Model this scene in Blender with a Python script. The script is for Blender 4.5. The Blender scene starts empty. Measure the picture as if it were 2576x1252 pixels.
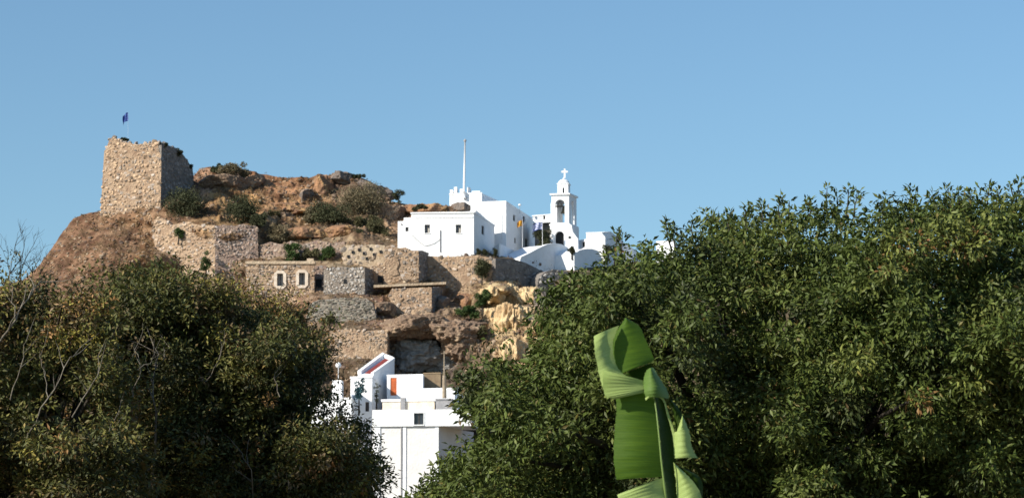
import bpy, bmesh, math, random
import numpy as np
from mathutils import Vector, Matrix
random.seed(7); rng = np.random.default_rng(7)
R = math.radians
SC = bpy.context.scene
COL = SC.collection

# ------------------------------------------------------------------ camera, sky, sun, exposure
PITCH = R(7.5); HALF = R(10.0); CAMZ = 1.6
F = 1287.5 / math.tan(HALF); CX, CY = 1287.5, 626.0
cam = bpy.data.cameras.new('camera'); co = bpy.data.objects.new('camera', cam); COL.objects.link(co)
co.location = (0, 0, CAMZ); co.rotation_euler = (R(90) + PITCH, 0, 0)
cam.sensor_width = 36; cam.lens = 18 / math.tan(HALF); cam.clip_end = 20000; cam.clip_start = 0.1
cam.dof.use_dof = True; cam.dof.focus_distance = 30.0; cam.dof.aperture_fstop = 11.0
SC.camera = co
SUNV = Vector((-0.72, -0.52, 0.50)).normalized()
ELEV = math.asin(SUNV.z); ROT = math.atan2(SUNV.x, SUNV.y)
world = bpy.data.worlds.new('World'); SC.world = world; world.use_nodes = True
wn = world.node_tree.nodes; wl = world.node_tree.links; wn.clear()
sky = wn.new('ShaderNodeTexSky'); sky.sky_type = 'NISHITA'; sky.sun_disc = False
sky.sun_elevation = ELEV; sky.sun_rotation = ROT
sky.air_density = 1.0; sky.dust_density = 0.5; sky.ozone_density = 3.4; sky.altitude = 50
bg = wn.new('ShaderNodeBackground'); bg.inputs[1].default_value = 0.092
wo = wn.new('ShaderNodeOutputWorld')
gain = wn.new('ShaderNodeMix'); gain.data_type = 'RGBA'; gain.blend_type = 'MULTIPLY'; gain.inputs[0].default_value = 1; gain.inputs[7].default_value = (.86, .99, 1.0, 1)   # one even white balance for the whole sky
wl.new(sky.outputs[0], gain.inputs[6]); wl.new(gain.outputs[2], bg.inputs[0]); wl.new(bg.outputs[0], wo.inputs[0])
sun = bpy.data.lights.new('sun', 'SUN'); sun.energy = 4.6; sun.angle = R(0.5); sun.color = (1.0, 0.91, 0.78)
so = bpy.data.objects.new('sun', sun); COL.objects.link(so)
so.rotation_euler = SUNV.to_track_quat('Z', 'Y').to_euler()
SC.view_settings.view_transform = 'Standard'; SC.view_settings.look = 'None'
SC.view_settings.gamma = 1; SC.view_settings.use_curve_mapping = False
SC.view_settings.exposure = 0.48
SC.cycles.max_bounces = 5; SC.cycles.diffuse_bounces = 3; SC.cycles.transparent_max_bounces = 4

# ------------------------------------------------------------------ projection helpers (build time only)
def ray(u, v):
    dx = (u - CX) / F; dz = -(v - CY) / F
    return dx, math.cos(PITCH) - dz * math.sin(PITCH), math.sin(PITCH) + dz * math.cos(PITCH)
def P(u, v, Y):
    x, y, z = ray(u, v)
    return Vector((x * Y / y, Y, CAMZ + z * Y / y))
def PA(u, v, Y):
    dx = (u - CX) / F; dz = -(v - CY) / F
    y = math.cos(PITCH) - dz * math.sin(PITCH); z = math.sin(PITCH) + dz * math.cos(PITCH)
    return np.stack([dx * Y / y, Y + 0 * u, CAMZ + z * Y / y], -1)
class Plane:
    """vertical plane through two places on the ground plan, given as (u, distance)"""
    def __init__(s, a, b):
        p = P(a[0], 626, a[1]); q = P(b[0], 626, b[1])
        s.o = Vector((p.x, p.y, 0)); s.t = Vector((q.x - p.x, q.y - p.y, 0)); s.len = s.t.length; s.t.normalize()
        s.n = Vector((s.t.y, -s.t.x, 0))          # outward, towards the viewer's side
    def hit(s, u, v):
        x, y, z = ray(u, v)
        k = (s.o.x * s.n.x + s.o.y * s.n.y) / (x * s.n.x + y * s.n.y)
        p = Vector((x * k, y * k, CAMZ + z * k))
        return (p - s.o).dot(s.t), p.z
    def W(s, a, d, z):
        p = s.o + s.t * a + s.n * d
        return Vector((p.x, p.y, z))
    def off(s, d, a0=0):
        q = Plane.__new__(Plane); q.o = s.o + s.n * d + s.t * a0; q.t = s.t; q.n = s.n; q.len = s.len; return q

# ------------------------------------------------------------------ numpy noise
def _h(ix, iy, iz, seed):
    n = (ix * 374761393 + iy * 668265263 + iz * 2147483647 + seed * 144665) & 0xffffffff
    n = ((n ^ (n >> 13)) * 1274126177) & 0xffffffff
    return ((n ^ (n >> 16)) & 0xffff) / 65535.0
def vnoise(p, seed=0):
    f = np.floor(p).astype(np.int64); t = p - f; t = t * t * (3 - 2 * t)
    out = 0
    for i in (0, 1):
        for j in (0, 1):
            for k in (0, 1):
                w = (t[..., 0] if i else 1 - t[..., 0]) * (t[..., 1] if j else 1 - t[..., 1]) * (t[..., 2] if k else 1 - t[..., 2])
                out = out + w * _h(f[..., 0] + i, f[..., 1] + j, f[..., 2] + k, seed)
    return out * 2 - 1
def fbm(p, octs=4, seed=0, ridged=False):
    a, s, out = 1.0, 1.0, 0
    for o in range(octs):
        n = vnoise(p * s + o * 17.3, seed + o)
        if ridged: n = 1 - 2 * np.abs(n)
        out = out + a * n; a *= .52; s *= 2.03
    return out / 1.9

# ------------------------------------------------------------------ materials
def mat(name, base, base2=None, scale=1.0, rough=.9, bump=0., bscale=None, rand=0., attr=None, spec=.25, transl=None, detail=6, contrast=(.35, .65), third=None, coords='Object', stretch=None):
    m = bpy.data.materials.new(name); m.use_nodes = True
    nt = m.node_tree; N = nt.nodes; L = nt.links
    b = N['Principled BSDF']; b.inputs['Roughness'].default_value = rough
    b.inputs['Specular IOR Level'].default_value = spec
    tc = N.new('ShaderNodeTexCoord'); vec = tc.outputs[coords]
    if stretch:
        mp = N.new('ShaderNodeMapping'); mp.inputs['Scale'].default_value = stretch; L.new(vec, mp.inputs[0]); vec = mp.outputs[0]
    col = None
    if attr:
        at = N.new('ShaderNodeAttribute'); at.attribute_name = attr; col = at.outputs['Color']
    else:
        c = N.new('ShaderNodeRGB'); c.outputs[0].default_value = (*base, 1); col = c.outputs[0]
    if base2:
        nz = N.new('ShaderNodeTexNoise'); nz.inputs['Scale'].default_value = scale; nz.inputs['Detail'].default_value = detail; L.new(vec, nz.inputs['Vector'])
        rp = N.new('ShaderNodeMapRange'); rp.inputs[1].default_value = contrast[0]; rp.inputs[2].default_value = contrast[1]; L.new(nz.outputs[0], rp.inputs[0])
        mx = N.new('ShaderNodeMix'); mx.data_type = 'RGBA'; L.new(rp.outputs[0], mx.inputs[0])
        if attr:
            mx.blend_type = 'MULTIPLY'
        L.new(col, mx.inputs[6]); mx.inputs[7].default_value = (*base2, 1); col = mx.outputs[2]
    if third:
        nz2 = N.new('ShaderNodeTexNoise'); nz2.inputs['Scale'].default_value = third[1]; nz2.inputs['Detail'].default_value = 4; L.new(vec, nz2.inputs['Vector'])
        rp2 = N.new('ShaderNodeMapRange'); rp2.inputs[1].default_value = third[2]; rp2.inputs[2].default_value = third[2] + .12; L.new(nz2.outputs[0], rp2.inputs[0])
        mx2 = N.new('ShaderNodeMix'); mx2.data_type = 'RGBA'; L.new(rp2.outputs[0], mx2.inputs[0]); L.new(col, mx2.inputs[6]); mx2.inputs[7].default_value = (*third[0], 1); col = mx2.outputs[2]
    if rand:
        oi = N.new('ShaderNodeObjectInfo'); mr = N.new('ShaderNodeMapRange'); mr.inputs[3].default_value = 1 - rand; mr.inputs[4].default_value = 1 + rand; L.new(oi.outputs['Random'], mr.inputs[0])
        hs = N.new('ShaderNodeHueSaturation'); L.new(mr.outputs[0], hs.inputs['Value']); L.new(col, hs.inputs['Color'])
        ml = N.new('ShaderNodeMath'); ml.operation = 'MULTIPLY'; ml.inputs[1].default_value = 7.31; L.new(oi.outputs['Random'], ml.inputs[0])
        fr = N.new('ShaderNodeMath'); fr.operation = 'FRACT'; L.new(ml.outputs[0], fr.inputs[0])
        m3 = N.new('ShaderNodeMapRange'); m3.inputs[3].default_value = .45; m3.inputs[4].default_value = 1.02; L.new(fr.outputs[0], m3.inputs[0]); L.new(m3.outputs[0], hs.inputs['Saturation'])
        col = hs.outputs[0]
    L.new(col, b.inputs['Base Color'])
    if bump:
        nb = N.new('ShaderNodeTexNoise'); nb.inputs['Scale'].default_value = bscale or scale * 3; nb.inputs['Detail'].default_value = 8; L.new(vec, nb.inputs['Vector'])
        bp = N.new('ShaderNodeBump'); bp.inputs['Strength'].default_value = bump; bp.inputs['Distance'].default_value = .3 if (bscale or 1) < 5 else .05
        L.new(nb.outputs[0], bp.inputs['Height']); L.new(bp.outputs[0], b.inputs['Normal'])
    if transl:
        tr = N.new('ShaderNodeBsdfTranslucent'); L.new(col, tr.inputs[0])
        ms = N.new('ShaderNodeMixShader'); ms.inputs[0].default_value = transl
        out = N['Material Output']; L.new(b.outputs[0], ms.inputs[1]); L.new(tr.outputs[0], ms.inputs[2]); L.new(ms.outputs[0], out.inputs[0])
    return m
M = {}
M['ground'] = mat('dry_earth', (.2, .15, .09), (.12, .11, .06), .2, bump=.3, bscale=2)
M['hill'] = mat('hill_rock', (.3, .2, .12), (.42, .36, .34), .55, bump=.9, bscale=1.6, attr='tint', contrast=(.38, .62))
M['rock_orange'] = mat('ochre_rock', (.36, .2, .105), (.2, .12, .08), .8, bump=1., bscale=2.2, third=((.42, .27, .13), .5, .55))
M['rock_brown'] = mat('brown_rock', (.26, .18, .125), (.14, .10, .075), 1.1, bump=1., bscale=2.6, third=((.42, .31, .21), 1.1, .54))
M['rock_grey'] = mat('grey_rock', (.2, .17, .15), (.12, .1, .09), .9, bump=1., bscale=2.2, third=((.3, .22, .16), .8, .55))
M['rock_blue'] = mat('blue_grey_rock', (.36, .35, .34), (.22, .215, .21), .9, bump=1., bscale=2.2)  # cool grey of the cave shade put into the rock colour
M['rock_yellow'] = mat('yellow_rock', (.66, .51, .30), (.44, .30, .165), .7, bump=1., bscale=2.0, third=((.68, .56, .34), .6, .58))
M['mortar'] = mat('earth_mortar', (.46, .34, .235), (.32, .22, .15), 1.3, bump=.8, bscale=4)
M['mortar_pink'] = mat('pink_mortar', (.42, .32, .25), (.30, .21, .175), 1.3, bump=.8, bscale=4)
M['mortar_grey'] = mat('grey_mortar', (.36, .31, .26), (.22, .185, .155), 1.3, bump=.8, bscale=4)
M['mortar_dark'] = mat('dark_mortar', (.25, .23, .21), (.16, .145, .135), 1.3, bump=.8, bscale=4)  # darker copy for right flanks: their shade put into the colour
M['stone_tan'] = mat('tan_stone', (.47, .345, .225), (.26, .18, .12), 2.6, bump=.8, bscale=6, rand=.58)
M['stone_pink'] = mat('pink_stone', (.45, .34, .265), (.27, .19, .15), 2.6, bump=.8, bscale=6, rand=.55)
M['stone_grey'] = mat('grey_stone', (.5, .465, .42), (.26, .23, .20), 1.8, bump=.6, bscale=5, rand=.5)
M['stone_green'] = mat('green_grey_stone', (.27, .25, .195), (.16, .15, .115), 1.8, bump=.6, bscale=5, rand=.5)
M['stone_dark'] = mat('dark_stone', (.29, .265, .25), (.17, .15, .14), 1.8, bump=.6, bscale=5, rand=.4)  # stone of the shaded flanks, shade darkened into the colour itself
M['plaster_old'] = mat('old_plaster', (.55, .45, .33), (.42, .32, .22), .9, bump=.5, bscale=4)
M['surround'] = mat('pale_surround', (.74, .66, .56), (.6, .5, .4), 2.5, bump=.3, bscale=6)
M['white'] = mat('whitewash', (.84, .87, .90), (.79, .81, .83), .5, bump=.25, bscale=3, contrast=(.4, .75))
M['white_old'] = mat('weathered_whitewash', (.86, .89, .93), (.78, .80, .83), .8, bump=.35, bscale=3, contrast=(.45, .75))  # lightened and blued: fill light for the shaded walls put into the colour
M['white_grey'] = mat('grey_render', (.76, .76, .76), (.69, .69, .69), .7, bump=.2, bscale=4)
M['cream'] = mat('cream_render', (.78, .7, .58), (.68, .56, .44), 1.1, bump=.3, bscale=4)
M['tanwall'] = mat('tan_render', (.25, .19, .12), (.18, .13, .085), 1.2, bump=.3, bscale=4)
M['cement'] = mat('cement', (.3, .3, .31), (.22, .22, .23), 1.2, bump=.3, bscale=4)
M['dark'] = mat('dark_interior', (.015, .017, .02), rough=.6)  # near-black: unlit depth of doors and holes put into the colour
M['glass'] = mat('window_glass', (.03, .035, .045), rough=.15, spec=.5)
M['frame'] = mat('window_wood', (.10, .085, .07), (.06, .05, .045), 6, rough=.7)
M['shutter'] = mat('pale_shutter', (.42, .40, .37), rough=.7)
M['orange'] = mat('orange_shutter', (.58, .15, .05), (.45, .12, .045), 2, rough=.7)
M['red'] = mat('red_tile', (.26, .05, .045), (.17, .04, .035), 2, rough=.8)
M['pipe'] = mat('grey_pipe', (.32, .32, .33), rough=.6)
M['polewhite'] = mat('white_pole', (.75, .76, .78), rough=.5)
M['wood'] = mat('weathered_wood', (.36, .30, .22), (.24, .19, .14), 3, rough=.9)
M['bronze'] = mat('bell_bronze', (.14, .12, .08), rough=.45)
M['bark'] = mat('grey_bark', (.06, .052, .042), (.035, .03, .024), 9, bump=.5, bscale=30)
M['bark_pale'] = mat('pale_bark', (.21, .19, .155), (.11, .095, .075), 6, bump=.5, bscale=30)
M['leaf_r'] = mat('glossy_leaf', None or (.05, .08, .02), attr='tint', rough=.5, spec=.22, transl=.12)
M['leaf_l'] = mat('fine_leaf', (.05, .08, .02), attr='tint', rough=.6, spec=.3, transl=.12)
M['bush'] = mat('bush_leaf', (.05, .08, .02), attr='tint', rough=.75, spec=.15, transl=.15)
M['blueflag'] = None

# ------------------------------------------------------------------ object helpers
def tag(o, label=None, cat=None, group=None, kind=None):
    if label: o['label'] = label
    if cat: o['category'] = cat
    if group: o['group'] = group
    if kind: o['kind'] = kind
    return o
def thing(name, label, cat, loc, group=None):
    o = bpy.data.objects.new(name, None); o.empty_display_size = .2; COL.objects.link(o); o.location = loc
    return tag(o, label, cat, group)
def origin(parent):
    p = Vector((0, 0, 0))
    while parent is not None: p = p + parent.location; parent = parent.parent
    return p
def link(name, me, parent=None):
    o = bpy.data.objects.new(name, me); COL.objects.link(o)
    if parent is not None: o.parent = parent
    return o
class MB:
    def __init__(s): s.v = []; s.f = []
    def add(s, vs, fs):
        n = len(s.v); s.v += [Vector(p) for p in vs]; s.f += [tuple(i + n for i in f) for f in fs]; return s
    def box8(s, c):   # 4 bottom (ccw from above), 4 top
        return s.add(c, [(3, 2, 1, 0), (4, 5, 6, 7), (0, 1, 5, 4), (1, 2, 6, 5), (2, 3, 7, 6), (3, 0, 4, 7)])
    def pbox(s, pl, a0, a1, d0, d1, z0, z1):   # box in a plane's frame
        W = pl.W
        return s.box8([W(a0, d1, z0), W(a1, d1, z0), W(a1, d0, z0), W(a0, d0, z0), W(a0, d1, z1), W(a1, d1, z1), W(a1, d0, z1), W(a0, d0, z1)])
    def tube(s, path, rad, n=8, cap=True):
        path = [Vector(p) for p in path]; base = len(s.v); k = len(path)
        if not hasattr(rad, '__len__'): rad = [rad] * k
        up = Vector((0, 0, 1))
        for i, p in enumerate(path):
            d = (path[min(i + 1, k - 1)] - path[max(i - 1, 0)]).normalized()
            a = d.cross(Vector((0, 1, 0)) if abs(d.y) < .9 else Vector((1, 0, 0))).normalized(); b = d.cross(a)
            for j in range(n):
                t = 2 * math.pi * j / n; s.v.append(p + (a * math.cos(t) + b * math.sin(t)) * rad[i])
        for i in range(k - 1):
            for j in range(n):
                s.f.append((base + i * n + j, base + i * n + (j + 1) % n, base + (i + 1) * n + (j + 1) % n, base + (i + 1) * n + j))
        if cap:
            s.f.append(tuple(base + j for j in range(n))); s.f.append(tuple(base + (k - 1) * n + j for j in reversed(range(n))))
        return s
    def lathe(s, c, prof, n=20):   # prof: (r, z) list
        base = len(s.v); c = Vector(c)
        for r, z in prof:
            for j in range(n):
                t = 2 * math.pi * j / n; s.v.append(c + Vector((r * math.cos(t), r * math.sin(t), z)))
        for i in range(len(prof) - 1):
            for j in range(n):
                s.f.append((base + i * n + j, base + i * n + (j + 1) % n, base + (i + 1) * n + (j + 1) % n, base + (i + 1) * n + j))
        return s
    def extrude(s, pl, pts, d0, d1):     # polygon (a, z) extruded from d0 (front) to d1 (back)
        n = len(pts)
        return s.add([pl.W(a, d0, z) for a, z in pts] + [pl.W(a, d1, z) for a, z in pts],
                     [tuple(range(n)), tuple(reversed(range(n, 2 * n)))] + [(i, i + n, (i + 1) % n + n, (i + 1) % n) for i in range(n)])
    def panel(s, pl, a0, a1, z0, z1, holes=(), depth=.28):
        xs = sorted({a0, a1} | {h[0] for h in holes} | {h[1] for h in holes}); zs = sorted({z0, z1} | {h[2] for h in holes} | {h[3] for h in holes})
        for i in range(len(xs) - 1):
            for j in range(len(zs) - 1):
                mx, mz = (xs[i] + xs[i + 1]) / 2, (zs[j] + zs[j + 1]) / 2
                if any(h[0] < mx < h[1] and h[2] < mz < h[3] for h in holes): continue
                s.add([pl.W(xs[i], 0, zs[j]), pl.W(xs[i + 1], 0, zs[j]), pl.W(xs[i + 1], 0, zs[j + 1]), pl.W(xs[i], 0, zs[j + 1])], [(0, 1, 2, 3)])
        for h in holes:
            q = [(h[0], h[2]), (h[1], h[2]), (h[1], h[3]), (h[0], h[3])]
            for k in range(4):
                p, r = q[k], q[(k + 1) % 4]
                s.add([pl.W(p[0], 0, p[1]), pl.W(p[0], -depth, p[1]), pl.W(r[0], -depth, r[1]), pl.W(r[0], 0, r[1])], [(0, 1, 2, 3)])
            s.add([pl.W(a, -depth, z) for a, z in q], [(0, 1, 2, 3)])
        return s
    def build(s, name, m, parent=None, smooth=False):
        o = origin(parent)
        me = bpy.data.meshes.new(name); me.from_pydata([tuple(p - o) for p in s.v], [], s.f)
        me.materials.append(m)
        if smooth: me.polygons.foreach_set('use_smooth', [True] * len(me.polygons))
        me.update(); return link(name, me, parent)
def np_mesh(name, V, Fq, m, parent=None, tint=None, smooth=False):
    """V (n,3), Fq (k,3|4) numpy arrays -> one mesh; tint (n,3) colour attribute"""
    o = np.array(origin(parent)); V = V - o
    me = bpy.data.meshes.new(name); k, w = Fq.shape
    me.vertices.add(len(V)); me.vertices.foreach_set('co', V.astype(np.float32).ravel())
    me.loops.add(k * w); me.loops.foreach_set('vertex_index', Fq.astype(np.int32).ravel())
    me.polygons.add(k); me.polygons.foreach_set('loop_start', np.arange(0, k * w, w, dtype=np.int32))
    me.polygons.foreach_set('loop_total', np.full(k, w, dtype=np.int32))
    if smooth: me.polygons.foreach_set('use_smooth', np.ones(k, dtype=bool))
    me.materials.append(m)
    if tint is not None:
        a = me.attributes.new('tint', 'FLOAT_COLOR', 'POINT')
        a.data.foreach_set('color', np.concatenate([tint, np.ones((len(tint), 1))], 1).astype(np.float32).ravel())
    me.update(calc_edges=True); me.validate()
    return link(name, me, parent)

# ------------------------------------------------------------------ stones
_pool = {}
def stone_pool(m, blocky=False):
    key = (m.name, blocky)
    if key in _pool: return _pool[key]
    out = []
    for k in range(9):
        bm = bmesh.new()
        r = random.Random(k * 13 + len(m.name) + (5 if blocky else 0))
        for i in range(16):
            v = Vector((r.uniform(-1, 1), r.uniform(-1, 1), r.uniform(-1, 1)))
            e = 5 if blocky else 2.8
            L = (abs(v.x) ** e + abs(v.y) ** e + abs(v.z) ** e) ** (1 / e)
            v = v / L; bm.verts.new(v * r.uniform(.88, 1.08))
        bmesh.ops.convex_hull(bm, input=bm.verts)
        for v in [v for v in bm.verts if not v.link_faces]: bm.verts.remove(v)
        me = bpy.data.meshes.new('stone'); bm.to_mesh(me); bm.free(); me.materials.append(m); out.append(me)
    _pool[key] = out; return out
def inside(poly, x, y):
    c = False; j = len(poly) - 1
    for i in range(len(poly)):
        xi, yi = poly[i]; xj, yj = poly[j]
        if (yi > y) != (yj > y) and x < (xj - xi) * (y - yi) / (yj - yi) + xi: c = not c
        j = i
    return c
def lay_stones(pl, poly, parent, m, w0, h0, jit=.25, depth=.12, holes=(), limit=300, blocky=False, regular=False, name='stone', shrink=.80):
    w0 *= shrink; h0 *= shrink; limit = min(300, int(limit * 1.6))
    pool = stone_pool(m, blocky)
    a0 = min(p[0] for p in poly); a1 = max(p[0] for p in poly); z0 = min(p[1] for p in poly); z1 = max(p[1] for p in poly)
    base = origin(parent); n = 0; z = z0; spots = []
    while z < z1 + h0 * .2:
        h = h0 * (random.uniform(.9, 1.1) if regular else random.uniform(.6, 1.5)); a = a0 + random.uniform(-.5, 0) * w0
        while a < a1:
            w = w0 * random.uniform(.55, 1.6)
            ca, cz = a + w / 2, z + h / 2 + random.uniform(-jit, jit) * h * (.1 if regular else 1.7)
            if inside(poly, ca, cz) and not any(q[0] - w * .35 < ca < q[1] + w * .35 and q[2] - h * .3 < cz < q[3] + h * .3 for q in holes):
                spots.append((ca, cz, w, h))
            a += w
        z += h
    if not regular and spots:      # patches where mortar or lost stones show, runs of bigger and smaller stones
        pp_ = np.array([[q[0] / 2.1, q[1] / 1.6, len(parent.name) * 3.7] for q in spots]); nz_ = fbm(pp_, 3, 91); ns_ = fbm(pp_ * 1.3 + 40, 2, 95)
        spots = [(q[0], q[1], q[2] * (1 + .45 * b_), q[3] * (1 + .45 * b_)) for q, a_, b_ in zip(spots, nz_, ns_) if a_ < .30 and random.random() > .06]
    rest = []
    if len(spots) > limit: random.shuffle(spots); spots, rest = spots[:limit], spots[limit:]
    rot0 = Matrix((pl.t, -pl.n, Vector((0, 0, 1)))).transposed()
    for ca, cz, w, h in spots:
        o = bpy.data.objects.new(name, random.choice(pool)); COL.objects.link(o); o.parent = parent
        o.location = pl.W(ca, -.02, cz) - base
        o.rotation_euler = (rot0 @ Matrix.Rotation(random.uniform(-.5, .5) * jit * (.3 if regular else 3.2), 3, 'Y') @ Matrix.Rotation(random.choice((0, math.pi)), 3, 'Z')).to_euler()
        k = .95 if regular else random.uniform(.7, 1.1)
        o.scale = (w * .5 * k, depth * random.uniform(.4, 1.7), h * .5 * k * (1 if regular else random.uniform(.75, 1.25)))
    if rest:      # past the limit of single stones: real geometry, joined
        Vl, Fl, n_ = [], [], 0; t_ = np.array(pl.t); nn_ = np.array(pl.n)
        for ca, cz, w, h in rest:
            me = random.choice(pool); v_ = np.array([x.co[:] for x in me.vertices]); k = .95 if regular else random.uniform(.84, 1.05)
            c_ = np.array(pl.W(ca, -.02, cz)); v_ = c_ + v_[:, :1] * w * .5 * k * t_ - v_[:, 1:2] * depth * random.uniform(.4, 1.5) * nn_ + v_[:, 2:] * h * .5 * k * np.array([0, 0, 1])
            Vl.append(v_); Fl.append(np.array([list(p.vertices) for p in me.polygons]) + n_); n_ += len(v_)
        q_ = np_mesh('stones', np.concatenate(Vl), np.concatenate(Fl), pool[0].materials[0], parent); q_['kind'] = 'stuff'
def flank(pl, pix): return [(max(a, .006), z) for a, z in (pl.hit(*p) for p in pix)]
CTRL = []     # terrain control points (u, v, Y)
MASK = []     # boxes (u0, v0, u1, v1) where the hill is kept calm
def planeY(pl, u):
    a, z = pl.hit(u, 626); return pl.W(a, 0, 0).y
def masonry(name, label, cat, pl, pix, thick, mortar, stone, w0, h0, parent=None, holes=(), ctrl=True, body='wall_core', corner=False, **kw):
    """a stretch of masonry: an irregular core plus its stones; pix = outline"""
    poly = [pl.hit(*p) for p in pix]
    if corner: poly = [(pl.len - .005 if a > pl.len - .35 else a, z) for a, z in poly]
    if parent is None:
        c = min(poly, key=lambda p: p[1]); parent = thing(name, label, cat, pl.W(poly[0][0], 0, c[1]))
    MB().extrude(pl, poly, 0, -thick).build(body, mortar, parent)
    lay_stones(pl, poly, parent, stone, w0, h0, holes=holes, **kw)
    if ctrl:
        us = [p[0] for p in pix]; vs = [p[1] for p in pix]; u0, u1, v0, v1 = min(us), max(us), min(vs), max(vs)
        for k in range(4):
            u = u0 + (u1 - u0) * (k + .5) / 4; Y = planeY(pl, u)
            CTRL.append((u, v1 - 6, Y - .2)); CTRL.append((u, v0 + 6, Y + 2.2)); CTRL.append((u, (v0 + v1) / 2, Y + 1.3))
        MASK.append((u0 - 4, v0 - 4, u1 + 4, v1 + 4))
    return parent

# ================================================================== RUINED CASTLE
# --- square tower
pf = Plane((254, 398.5), (402, 396.5)); ps = Plane((402, 396.5), (489, 406.5))
tower = masonry('ruined_tower', 'tall square ruined stone tower standing on the left hilltop below the dark blue flag', 'tower', pf,
    [(252, 560), (255, 500), (259, 430), (262, 380), (268, 372), (274, 354), (284, 345), (292, 349), (299, 357), (320, 359), (345, 364), (372, 361), (396, 361), (400.5, 400), (400.5, 575), (330, 565)],
    1.6, M['mortar'], M['stone_tan'], .62, .46, limit=300, ctrl=True, corner=True)
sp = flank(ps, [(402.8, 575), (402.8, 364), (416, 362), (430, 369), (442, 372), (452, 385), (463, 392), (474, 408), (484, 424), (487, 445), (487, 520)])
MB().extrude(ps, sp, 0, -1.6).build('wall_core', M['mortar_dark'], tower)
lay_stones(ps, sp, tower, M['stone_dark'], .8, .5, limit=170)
for (pl_, us_) in ((pf, range(276, 330, 9)), (pf, range(340, 396, 11)), (ps, range(408, 486, 8))):
    for u_ in us_:
        vt = np.interp(u_, [262, 274, 284, 299, 345, 396, 410, 430, 452, 474, 487], [380, 354, 345, 357, 364, 361, 362, 369, 385, 408, 445])
        a_, z_ = pl_.hit(u_, vt); o_ = bpy.data.objects.new('stone', random.choice(stone_pool(M['stone_dark'] if pl_ is ps else M['stone_tan']))); COL.objects.link(o_); o_.parent = tower
        o_.location = pl_.W(a_, -.5, z_ + random.uniform(-.15, .3)) - origin(tower); o_.scale = (random.uniform(.2, .5), random.uniform(.3, .6), random.uniform(.18, .5)); o_.rotation_euler = (0, random.uniform(-.4, .4), random.uniform(0, 3))
CTRL += [(300, 548, 396.5), (380, 560, 394.5), (440, 520, 399), (300, 520, 400), (470, 505, 401), (255, 545, 398)]

# --- curtain walls below the tower
pB = Plane((384, 392.5), (541, 389)); pB2 = Plane((541, 389), (649, 390.2))
masonry('fortress_wall', 'long rough tan fortress wall running down from the foot of the tower', 'wall', pB,
    [(430, 720), (405, 660), (390, 620), (384, 590), (386, 555), (398, 545), (415, 552), (432, 566), (452, 561), (470, 557), (488, 563), (505, 567), (540.7, 566), (540.7, 720)],
    1.4, M['mortar'], M['stone_tan'], .6, .42, jit=.4)
masonry('fortress_wall', 'pinkish fortress wall with a squared top right end beside the pale round bush', 'wall', pB2,
    [(541.5, 720), (541.5, 570), (560, 565), (588, 568), (612, 563), (630, 568), (647, 570), (648, 600), (652, 720)],
    1.4, M['mortar_pink'], M['stone_pink'], .55, .4, jit=.3)
pC = Plane((652, 390.5), (868, 390))
masonry('terrace_wall', 'low overgrown rubble wall behind the roof of the two window ruin', 'wall', pC,
    [(652, 690), (652, 618), (680, 608), (705, 614), (735, 606), (760, 614), (800, 604), (835, 612), (866, 606), (868, 690)],
    1.0, M['mortar_pink'], M['stone_tan'], .6, .42, jit=.4, limit=200)

# --- ruined house with two windows
pD = Plane((618, 382), (791, 382)); D = thing('ruined_house', 'roofless stone house with two white framed oval windows', 'ruin', P(700, 750, 382))
def rect(pl, u0, u1, v0, v1):
    um, vm = (u0 + u1) / 2, (v0 + v1) / 2
    return (pl.hit(u0, vm)[0], pl.hit(u1, vm)[0], pl.hit(um, v1)[1], pl.hit(um, v0)[1])
hD = [rect(pD, 697, 712, 688, 719), rect(pD, 752, 767, 686, 717)]
a0, a1, z0, z1 = rect(pD, 618, 790, 664, 800)
MB().panel(pD, a0, a1, z0, z1, hD, .7).add([pD.W(a0, 0, z1), pD.W(a1, 0, z1), pD.W(a1, -.8, z1), pD.W(a0, -.8, z1)], [(0, 1, 2, 3)]).add(
    [pD.W(a0, -.8, z0), pD.W(a1, -.8, z0), pD.W(a1, -.8, z1), pD.W(a0, -.8, z1)], [(3, 2, 1, 0)]).add(
    [pD.W(a1, 0, z0), pD.W(a1, -.8, z0), pD.W(a1, -.8, z1), pD.W(a1, 0, z1)], [(0, 1, 2, 3)]).add([pD.W(a0, 0, z0), pD.W(a0, -.8, z0), pD.W(a0, -.8, z1), pD.W(a0, 0, z1)], [(3, 2, 1, 0)]).build('wall_core', M['mortar'], D)
lay_stones(pD, [(a0, z0), (a1, z0), (a1, z1), (a0, z1)], D, M['stone_tan'], .55, .38, holes=[(h[0] - .38, h[1] + .38, h[2] - .38, h[3] + .38) for h in hD], limit=280, depth=.12)
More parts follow.
